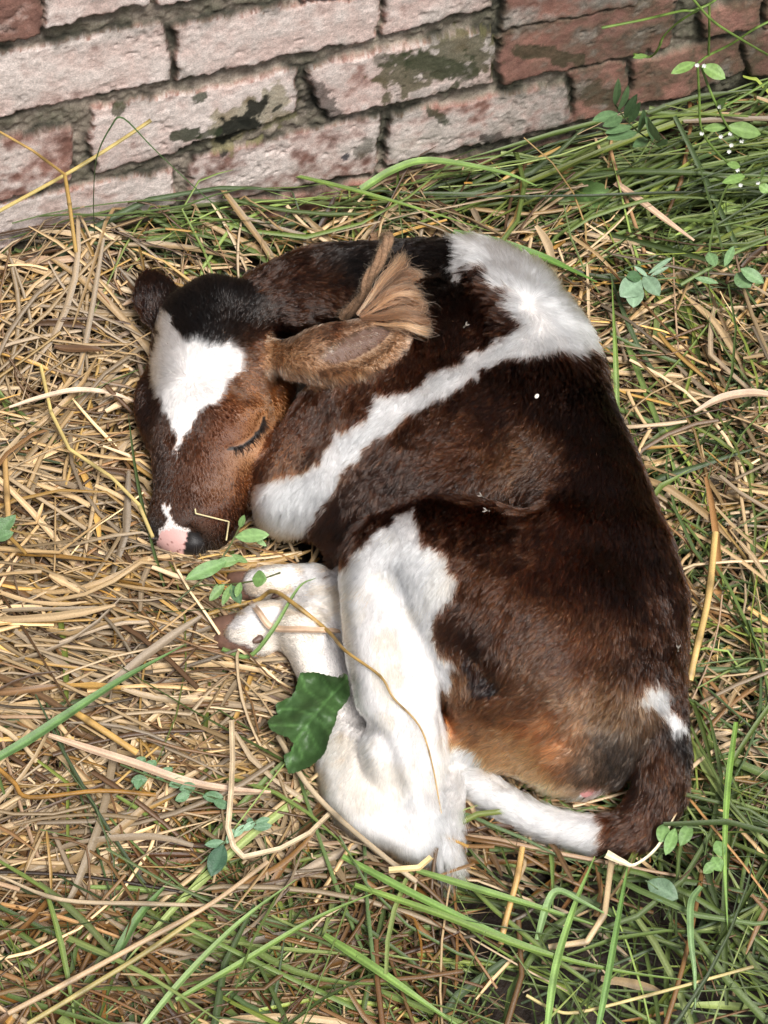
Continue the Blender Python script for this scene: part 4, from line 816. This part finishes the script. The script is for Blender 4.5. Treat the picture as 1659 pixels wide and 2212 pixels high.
# big dock leaf lying against the hind leg
DOCK = [(648, 1453), (682, 1452), (705, 1458), (729, 1463), (743, 1453), (750, 1457), (757, 1496), (752, 1512), (741, 1526), (730, 1538), (725, 1560), (718, 1578), (712, 1592), (704, 1622), (696, 1634), (674, 1654), (650, 1665), (624, 1673), (616, 1650), (612, 1632), (628, 1622), (634, 1606), (620, 1592), (604, 1588), (584, 1576), (577, 1560), (586, 1548), (600, 1544), (596, 1530), (596, 1520), (612, 1512), (630, 1504), (638, 1490), (642, 1472)]
from mathutils.geometry import delaunay_2d_cdt
def poly_leaf(name, outline, zfun, col, mat, veins, step=5, seed=1):
    pl = np.array(outline, float); b = []
    for i in range(len(pl)):
        a, c = pl[i], pl[(i+1) % len(pl)]; n_ = max(1, int(np.hypot(*(c-a))/step))
        for k in range(n_):
            p = a+(c-a)*k/n_; nrm = np.array([c[1]-a[1], a[0]-c[0]])/max(np.hypot(*(c-a)), 1e-6); b.append(p+nrm*1.6*((k % 2)-.5))
    b = np.array(b); gx_, gy_ = np.meshgrid(np.arange(pl[:, 0].min(), pl[:, 0].max(), step), np.arange(pl[:, 1].min(), pl[:, 1].max(), step))
    g = np.stack([gx_.ravel(), gy_.ravel()], 1); g = g[poly_sd(b, g[:, 0], g[:, 1]) < -step*.5]
    allp = np.vstack([b, g]); ed = [(i, (i+1) % len(b)) for i in range(len(b))]
    co, _, fc, *_ = delaunay_2d_cdt([Vector(p) for p in allp], ed, [], 1, 1e-4); co = np.array([tuple(c) for c in co])
    vd = np.full(len(co), 1e9)
    for v in veins:
        for a, c in zip(v, v[1:]):
            a = np.array(a, float); e = np.array(c, float)-a; t = np.clip(((co-a)@e)/(e@e), 0, 1); vd = np.minimum(vd, np.hypot(*(co-a-t[:, None]*e).T))
    z = zfun(co[:, 0], co[:, 1])-.0012*np.exp(-(vd/3.5)**2)
    c_ = np.array(col)*(1+.95*np.exp(-(vd/2.6)**2))[:, None]*(.8+.4*fbm(co/18, 3, seed))[:, None]
    return mesh_obj(name, P(co[:, 0], co[:, 1], z), [list(f) for f in fc], mat, None, cols=c_)
def dz(x, y):
    """height of a limp leaf resting on the straw and the side of the leg"""
    z = 0
    for ox, oy in ((0, 0), (-12, 0), (12, 0), (0, -12), (0, 12), (18, 12), (18, -12)): z = z+np.array([max(drape(a+ox, b_+oy, .003, .045)[2], .052) for a, b_ in zip(x, y)])
    return z/7+.022+.013*np.sin((x-640)/23.)*np.cos((y-1540)/21.)+.018*(fbm(np.stack([x, y], -1)/34, 3, 4)-.5)
dv = [[(752, 1465), (700, 1520), (660, 1570), (634, 1606), (622, 1668)], [(700, 1520), (660, 1490), (650, 1460)], [(720, 1500), (700, 1470), (690, 1456)], [(680, 1545), (630, 1530), (600, 1535)], [(660, 1570), (610, 1565), (584, 1568)], [(700, 1520), (725, 1540)], [(680, 1545), (712, 1580)], [(660, 1570), (690, 1620)], [(640, 1600), (655, 1640)]]
dock = poly_leaf('dock_leaf', DOCK, dz, (.048, .10, .030), M_leaf, dv); tag(dock, 'large crumpled dark green leaf resting against the white hind leg', 'leaf')
broad = poly_leaf('broad_leaf', [(1190, 415), (1235, 400), (1262, 388), (1300, 395), (1322, 415), (1316, 440), (1280, 452), (1240, 446), (1205, 436)], lambda x, y: .034+.008*np.sin(x/25), (.085, .15, .045), M_leaf, [[(1190, 416), (1250, 420), (1318, 418)], [(1240, 420), (1262, 392)], [(1260, 420), (1280, 448)]])
tag(broad, 'broad green leaf half buried in the grass below the pinnate weed', 'leaf')
def plant(name, label, cat, stem, sw, scol, leaves, lcol, where, group=None, stemmat=None):
    """stem: photo path; leaves: (base px, tip px, width px) each with own heights"""
    p = pts3(stem[0], where); t = empty(name, tuple(p[0])); tag(t, label, cat, group)
    off = Vector(p[0])
    for s_ in stem:
        o = strand('stem', '', None, s_, where, sw, 'tube', scol, M_grass, parent=None); o.parent = t; o.location = -off
    for i, lf in enumerate(leaves):
        b, tp, w_ = lf[:3]; B, T = pts3([b, tp], where); c = np.array(lf[3] if len(lf) > 3 else lcol)*(1+.12*math.sin(i*2.3))
        o = leaf_obj('leaf', B, T, w_/scale_at(B), c, M_leaf, None, fold=.22, curl=.06, seed=i, up=-C_F+np.array([.25*math.sin(i*1.7), 0, .15*math.cos(i*2.9)]) if where == 'wall' else None); o.parent = t; o.location = -off
    return t, off
Z2 = lambda x, y, h=.05: (829.5+x/2, y/2, h)
plant('pinnate_weed', 'weed sprig with paired oval blue-green leaflets standing against the bricks', 'weed', [[Z2(1200, 640, .10), Z2(1100, 570, .11), Z2(1040, 510, .115), Z2(1000, 455, .12)]], .0012, (.10, .15, .05),
  [(Z2(998, 455, .12), Z2(1012, 338, .13), 17), (Z2(1012, 482, .12), Z2(1055, 368, .13), 20), (Z2(1040, 510, .12), Z2(1095, 405, .13), 20), (Z2(1060, 530, .12), Z2(1110, 440, .13), 20), (Z2(1010, 490, .12), Z2(900, 520, .13), 24), (Z2(1030, 510, .12), Z2(945, 545, .14), 22),
   (Z2(1070, 545, .12), Z2(955, 575, .14), 20), (Z2(1095, 572, .12), Z2(960, 600, .14), 24), (Z2(1100, 575, .11), Z2(1120, 470, .12), 22), (Z2(1165, 610, .11), Z2(1125, 500, .12), 22), (Z2(1190, 610, .11), Z2(1140, 510, .14), 18), (Z2(1140, 600, .10), Z2(1075, 635, .12), 22), (Z2(1180, 630, .10), Z2(1222, 600, .11), 20)], (.10, .175, .075), 'wall')
t_, off_ = plant('flowering_weed', 'trailing weed with green stems, few leaves and tiny white flowers at upper right', 'weed',
  [[Z2(1470, -30, .13), Z2(1400, 20, .13), Z2(1330, 45, .13), Z2(1280, 48, .125), Z2(1120, 85, .11), Z2(940, 120, .10)], [Z2(1400, 20, .13), Z2(1280, 90, .12), Z2(1210, 155, .11), Z2(1185, 210, .11), Z2(1150, 245, .10), Z2(1080, 235, .10)],
   [Z2(1405, 20, .13), Z2(1405, 130, .135), Z2(1402, 240, .135)], [Z2(1330, -10, .13), Z2(1420, 90, .14), Z2(1560, 180, .15), Z2(1700, 260, .15)], [Z2(1690, 80, .15), Z2(1600, 125, .15), Z2(1500, 190, .14), Z2(1400, 240, .135), Z2(1355, 275, .135)],
   [Z2(1355, 275, .14), Z2(1362, 420, .15), Z2(1372, 560, .16), Z2(1440, 660, .17), Z2(1510, 720, .18)], [Z2(1370, 285, .14), Z2(1400, 370, .15), Z2(1430, 440, .16), Z2(1480, 540, .17), Z2(1530, 600, .18)], [Z2(1700, 330, .15), Z2(1560, 410, .16), Z2(1450, 470, .16)]], .0015, (.16, .25, .05),
  [(Z2(1345, 270, .14), Z2(1240, 318, .15), 22), (Z2(1375, 282, .14), Z2(1475, 340, .16), 32), (Z2(1480, 548, .17), Z2(1628, 580, .18), 34), (Z2(1380, 555, .16), Z2(1480, 548, .17), 18), (Z2(1560, 760, .18), Z2(1460, 790, .19), 20), (Z2(1620, 790, .18), Z2(1635, 725, .19), 20), (Z2(1440, 470, .16), Z2(1478, 425, .17), 20), (Z2(1140, 240, .10), Z2(1075, 250, .11), 12), (Z2(1540, 720, .18), Z2(1480, 708, .18), 16), (Z2(1620, 800, .18), Z2(1665, 830, .19), 22)], (.16, .26, .07), 'wall')
M_petal = material('white petals', .6, (.52, .52, .48))
def flower(x, y, h, r=.0022):
    c = wall_uv(*Z2(x, y, h)[:2], h); vs = []; fs = []; rr = np.random.default_rng(int(x))
    for k in range(9):
        a = k*2*math.pi/9+rr.normal(0, .15); d = np.array([math.cos(a), math.sin(a)*.6-.3, math.sin(a)*.6+.4]); d /= np.linalg.norm(d); s = np.cross(d, [0, -.6, .8]); b = len(vs)
        vs += [c, c+d*r*.7+s*r*.35, c+d*r*1.3, c+d*r*.7-s*r*.35]; fs.append([b, b+1, b+2, b+3])
    o = mesh_obj('flower', np.array(vs), fs, M_petal); o.parent = t_; o.location = -off_
for f in [(1372, 577, .162), (1500, 628, .18), (1545, 610, .18), (1455, 590, .17), (1450, 462, .165), (1495, 578, .175), (1540, 800, .185), (1527, 735, .182), (1615, 790, .185), (1490, 655, .178), (1352, 282, .145), (1382, 285, .145)]: flower(*f)
Q1 = lambda x, y, h=.06: (216+x*.4557, 486+y*.4557, h)                                  # in the grain of the head close-up
plant('leafy_sprig', 'sprig of soft green leaves under the muzzle, over the front feet', 'weed', [[(380, 1300, .05), (450, 1240, .055), (490, 1190, .06), (525, 1125, .06)], [(420, 1265, .06), (500, 1262, .08), (560, 1252, .09), (606, 1237, .095)]], .0010, (.12, .14, .045),
  [((508, 1160, .062), (582, 1155, .07), 30, (.20, .33, .12)), ((545, 1158, .055), (576, 1180, .05), 12, (.17, .28, .10)), ((518, 1140, .06), (528, 1112, .07), 14), ((490, 1212, .06), (400, 1252, .065), 32, (.14, .25, .085)), ((520, 1208, .055), (455, 1222, .06), 22), ((535, 1215, .05), (500, 1198, .06), 14),
   ((545, 1250, .095), (576, 1252, .10), 36, (.12, .21, .06)), ((500, 1262, .085), (480, 1308, .085), 16), ((485, 1262, .08), (452, 1298, .075), 20), ((500, 1264, .085), (520, 1305, .085), 24, (.07, .13, .06)), ((470, 1262, .075), (462, 1290, .07), 14), ((520, 1258, .09), (510, 1290, .09), 16)], (.15, .25, .08), .06)
plant('clover_sprig', 'pale blue-green rounded leaves lying in the straw behind the withers', 'weed', [[(1460, 600, .05), (1400, 605, .055), (1345, 620, .05)], [(1400, 600, .055), (1352, 580, .06), (1452, 560, .06)]], .0010, (.12, .18, .07),
  [((1385, 605, .06), (1340, 640, .065), 48), ((1372, 610, .06), (1368, 665, .06), 40), ((1390, 595, .06), (1425, 640, .06), 34), ((1385, 598, .06), (1352, 598, .07), 26, (.06, .12, .05)), ((1400, 592, .065), (1452, 556, .07), 11), ((1405, 596, .065), (1445, 576, .07), 9), ((1400, 598, .06), (1370, 575, .07), 10)], (.20, .30, .19), .06)
plant('oval_leaf_weed', 'weed with oval leaves creeping at the right edge below the flowering weed', 'weed', [[(1700, 500, .06), (1600, 540, .065), (1530, 580, .06), (1470, 615, .055)]], .0022, (.17, .24, .08),
  [((1545, 575, .07), (1530, 545, .08), 26), ((1565, 575, .07), (1585, 532, .08), 18), ((1590, 590, .06), (1622, 622, .06), 40), ((1600, 580, .07), (1650, 612, .065), 28), ((1500, 600, .06), (1552, 612, .06), 14)], (.15, .25, .11), .06)
Z7 = lambda x, y, h=.055: (x*.4557, 1296+y*.4557, h)
plant('compound_leaf_sprig', 'sprig of small paired leaflets half hidden under pale straw at lower left', 'weed', [[Z7(570, 780), Z7(700, 830), Z7(900, 900), Z7(1080, 960)]], .0009, (.10, .15, .05),
  [(Z7(640, 790), Z7(690, 745), 22), (Z7(680, 820), Z7(740, 760), 24), (Z7(700, 850), Z7(620, 860), 24), (Z7(740, 850), Z7(820, 795), 22), (Z7(800, 880), Z7(880, 855), 22), (Z7(850, 900), Z7(930, 880), 24), (Z7(900, 920), Z7(830, 950), 20), (Z7(960, 930), Z7(1060, 935), 24), (Z7(1010, 950), Z7(1090, 985), 20), (Z7(660, 840), Z7(650, 900), 18)], (.10, .19, .09), .055)
plant('folded_leaf_sprig', 'sprig with a row of folded leaflets and one dark leaf left of the hock', 'weed', [[Z7(950, 1250), Z7(1050, 1160), Z7(1150, 1080), Z7(1250, 1030)]], .0009, (.10, .15, .05),
  [(Z7(1060, 1160), Z7(1000, 1310), 40, (.045, .10, .055)), (Z7(1070, 1150), Z7(970, 1160), 18), (Z7(1075, 1155), Z7(1110, 1085), 16, (.20, .33, .20)), (Z7(1110, 1125), Z7(1160, 1065), 16, (.20, .33, .20)), (Z7(1150, 1095), Z7(1210, 1050), 16, (.20, .33, .20)), (Z7(1190, 1070), Z7(1180, 1030), 14), (Z7(1210, 1060), Z7(1280, 1035), 16), (Z7(1200, 1080), Z7(1290, 1070), 18)], (.10, .19, .10), .055)
plant('round_leaf_weed', 'small weed with rounded leaves at the left edge beside the muzzle', 'weed', [[(-20, 1170, .05), (10, 1150, .055), (30, 1125, .06)]], .001, (.1, .15, .05), [((-10, 1160, .055), (34, 1112, .065), 28), ((-14, 1165, .055), (30, 1150, .06), 24), ((-20, 1150, .055), (8, 1118, .06), 22)], (.10, .18, .075), .055)
Z6 = lambda x, y, h=.055: (918+x*.3906, 1242+y*.3906, h)
plant('heart_leaf_weed', 'weed with soft heart-shaped leaves growing below the tail bend', 'weed', [[Z6(1540, 1600, .03), Z6(1560, 1450, .05), Z6(1520, 1400, .055), Z6(1420, 1390, .055), Z6(1330, 1370, .055)]], .0009, (.14, .20, .07),
  [(Z6(1330, 1375), Z6(1300, 1480), 30), (Z6(1385, 1400), Z6(1330, 1550), 26), (Z6(1470, 1370), Z6(1410, 1500), 28), (Z6(1590, 1560), Z6(1640, 1640), 30), (Z6(1610, 1470), Z6(1650, 1560), 28), (Z6(1600, 1590), Z6(1540, 1650), 22)], (.15, .26, .08), .055)
plant('fallen_leaf', 'single grey-green oval leaf lying on the soil at lower right', 'leaf', [[Z6(1220, 1690, .045), Z6(1290, 1740, .045)]], .0008, (.1, .15, .06), [(Z6(1230, 1695, .045), Z6(1400, 1790, .045), 48)], (.12, .19, .11), .045)
# ------------------------------------------------------------------ rope halter with its frayed end
rope = empty('rope_halter', tuple(drape(800, 620, .01))); tag(rope, 'twisted brown jute rope round the neck with a thick frayed end', 'rope'); ro = Vector(rope.location)
RP = [(800, 517, .000), (815, 514, .004), (831, 515, .007), (840, 530, .008), (831, 553, .009), (822, 575, .010), (807, 594, .010), (795, 614, .010), (788, 635, .009), (775, 650, .008), (758, 664, .007), (742, 676, .006)]
rc = catmull(np.array([drape(*q) for q in RP]), 8)
for _ in range(6): rc[1:-1] = (rc[:-2]+rc[1:-1]*2+rc[2:])/4
def frames(c):
    t = np.gradient(c, axis=0); t /= np.linalg.norm(t, axis=1)[:, None]; s = np.cross(t, [0, 0, 1.0]); s /= np.linalg.norm(s, axis=1)[:, None]; return t, s, np.cross(s, t)
def rope_mesh(c, R, strands=3, turns=150, m=8):
    c = catmull(c[::2], 5); t, s, u = frames(c); d = np.concatenate([[0], np.cumsum(np.linalg.norm(np.diff(c, axis=0), axis=1))]); vs = []; fs = []
    for k in range(strands):
        ph = d*turns*2*math.pi/ (R*2200) + k*2*math.pi/strands; ax = c+s*(np.cos(ph)*R*.5)[:, None]+u*(np.sin(ph)*R*.5)[:, None]; b = len(vs); t2, s2, u2 = frames(ax)
        for i in range(len(ax)):
            for j in range(m): a = j*2*math.pi/m; vs.append(ax[i]+(s2[i]*math.cos(a)+u2[i]*math.sin(a))*R*.58)
        for i in range(len(ax)-1):
            for j in range(m): fs.append([b+i*m+j, b+i*m+(j+1) % m, b+(i+1)*m+(j+1) % m, b+(i+1)*m+j])
    return np.array(vs), np.array(fs)
M_rope = material('jute rope', .85, attr='col', spec=.2, bump=.8, bscale=900, noise=.35, nscale=1200)
v, f = rope_mesh(rc, .0058); o = mesh_obj('cord', v, f, M_rope, cols=np.array((.23, .14, .085))*(.6+.8*vnoise(v*500, 3))[:, None]); o.parent = rope; o.location = -ro
def fuzz(c, R, n, L, seed, colr, rad=.00013):
    r = np.random.default_rng(seed); t, s, u = frames(c); i = r.integers(0, len(c), n); a = r.uniform(0, 2*math.pi, n)
    d = s[i]*np.cos(a)[:, None]+u[i]*np.sin(a)[:, None]; st = c[i]+d*(R*.9); dr = d*.5+t[i]*r.normal(.6, .6, n)[:, None]+r.normal(0, .35, (n, 3)); dr /= np.linalg.norm(dr, axis=1)[:, None]
    pts = np.stack([st+dr*(L*r.uniform(.3, 1, n)*k/3)[:, None]+r.normal(0, .0006, (n, 3))*k for k in range(4)], 1)
    return pts, np.tile(np.array([1, .9, .7, .3])*rad, (n, 1)), np.array(colr)*np.exp(r.normal(0, .3, (n, 1)))
M_fibre = hair_mat('jute fibre', .5, .6, 0)
LOBES = [[(775, 683), (804, 640), (834, 602), (864, 574), (874, 552)], [(777, 683), (812, 642), (848, 610), (886, 598), (915, 609)], [(779, 684), (818, 652), (854, 632), (886, 634), (906, 652)], [(781, 686), (828, 670), (866, 660), (900, 664), (923, 682)], [(783, 687), (834, 690), (874, 688), (905, 700), (920, 716)], [(785, 690), (830, 702), (866, 708), (890, 714), (902, 724)]]
LH = [0]*10
r = np.random.default_rng(77); FP = []; FR = []; FC = []
for li, (lb, lh) in enumerate(zip(LOBES, LH)):
    zz_ = np.array([.176, .186, .191, .186, .174]) if li > 1 else np.array([.174, .180, .176, .168, .160]); zz_ = zz_+(0, -1, 1, -.6, 1, -1)[li]*np.array([0, .003, .006, .007, .003])
    c = catmull(np.array([P(q[0], q[1], h) for q, h in zip(lb, zz_)]), 4); t, s, u = frames(c); k = len(c)
    env = np.interp(np.linspace(0, 1, k), [0, .25, .6, .85, 1], [.0042, .0062, .0078, .0084, .0050])*(1.0 if li not in (0, 5) else .60)
    n = 780 if li not in (0, 5) else 380; lc = math.exp(r.normal(0, .28))
    nt = 8; ta, tr = r.uniform(0, 2*math.pi, nt), np.sqrt(r.random(nt))
    for i in range(n):
        q = r.integers(nt); a = ta[q]+r.normal(0, .13)+np.linspace(0, 1, k)*1.1; rr_ = np.clip(tr[q]+r.normal(0, .07), 0, 1.1)
        p = c+s*(np.cos(a)*rr_*env)[:, None]+u*(np.sin(a)*rr_*env*.75)[:, None]
        p = p+np.cumsum(r.normal(0, .00040, (k, 3)), 0)*np.linspace(0, 1.8, k)[:, None]
        cut = int(k*r.uniform(.88, 1.0)); idx = np.linspace(0, cut-1, 8); p = np.stack([np.interp(idx, np.arange(k), p[:, x]) for x in range(3)], 1)
        if r.random() < .10: p[3:] += np.cumsum(r.normal(0, .0022, (5, 3)), 0)
        if r.random() < .2: p[-2:] += r.normal(0, .002, (2, 3)); p[-1] += r.normal(0, .003, 3)
        FP.append(p); FR.append(np.array([1, 1, 1, 1, 1, .95, .8, .5])*.00021); FC.append(np.array((.21, .11, .058))*lc*math.exp(r.normal(0, .3)+.85*math.sin(q*2.1+li)))
fo = hair_obj('frayed_end', np.array(FP), np.array(FR), np.array(FC), M_fibre, None); fo.parent = rope; fo.location = -ro
a = fuzz(rc, .0058, 1500, .006, 5, (.22, .13, .07)); fz = hair_obj('cord_fuzz', *a, M_fibre, None); fz.parent = rope; fz.location = -ro
# ------------------------------------------------------------------ flies on the coat
M_fly = material('fly body', .35, (.05, .04, .03)); M_wing = material('fly wing', .3, (.16, .13, .10), trans=.3)
def ellipsoid(c, rad, ax, n=8, m=6):
    ax = ax/np.linalg.norm(ax); s = np.cross(ax, [0, 0, 1.0]); s /= np.linalg.norm(s); u = np.cross(s, ax); vs = []; fs = []
    for i in range(m+1):
        th = math.pi*i/m
        for j in range(n): a = 2*math.pi*j/n; vs.append(c+ax*math.cos(th)*rad[0]+s*math.sin(th)*math.cos(a)*rad[1]+u*math.sin(th)*math.sin(a)*rad[2])
    for i in range(m):
        for j in range(n): fs.append([i*n+j, i*n+(j+1) % n, (i+1)*n+(j+1) % n, (i+1)*n+j])
    return vs, fs
def fly(px, py, ang, label):
    c = drape(px, py, .008); ax = math.cos(ang)*C_R-math.sin(ang)*C_U; ax = ax/np.linalg.norm(ax)
    f = empty('fly', tuple(c)); tag(f, label, 'fly', 'flies sitting on the calf'); sd = np.cross(ax, -C_F)
    vs = []; fs = []
    for cc, rd in ((0, (.0024, .0012, .0011)), (.0030, (.0011, .0012, .001))):
        a, b = ellipsoid(ax*cc, rd, ax); fs += [[i+len(vs) for i in q] for q in b]; vs += a
    o = mesh_obj('body', np.array(vs), fs, M_fly); o.parent = f
    for sg in (-1, 1):
        w0 = ax*.001-C_F*.0012; tp = -ax*.0034+sd*sg*.0018-C_F*.0014; md = (w0+tp)/2
        o = mesh_obj('wing', np.array([w0, md+sd*sg*.0010, tp, md-sd*sg*.0004]), [[0, 1, 2, 3]], M_wing); o.parent = f
fly(1005, 712, 2.4, 'small fly sitting on the dark shoulder near the frayed rope'); fly(1035, 1089, .6, 'small fly on the brown thigh, the upper of the two above the white patch'); fly(1046, 1118, .2, 'small fly on the brown thigh, the lower of the two above the white patch'); fly(1448, 1400, 1.6, 'small fly on the rump edge above the white tail spot')
c0 = drape(1153, 865, .009); vs_, fs_ = ellipsoid(np.zeros(3), (.0024, .0019, .0013), np.array([.6, .7, .1])); vs_ = np.array(vs_)*(1+.25*vnoise(np.array(vs_)*900, 2))[:, None]
o = mesh_obj('seed_husk', vs_, fs_, material('pale husk', .6, (.70, .62, .54))); o.location = c0; tag(o, 'tiny pale husk caught in the dark fur behind the white stripe', 'husk')
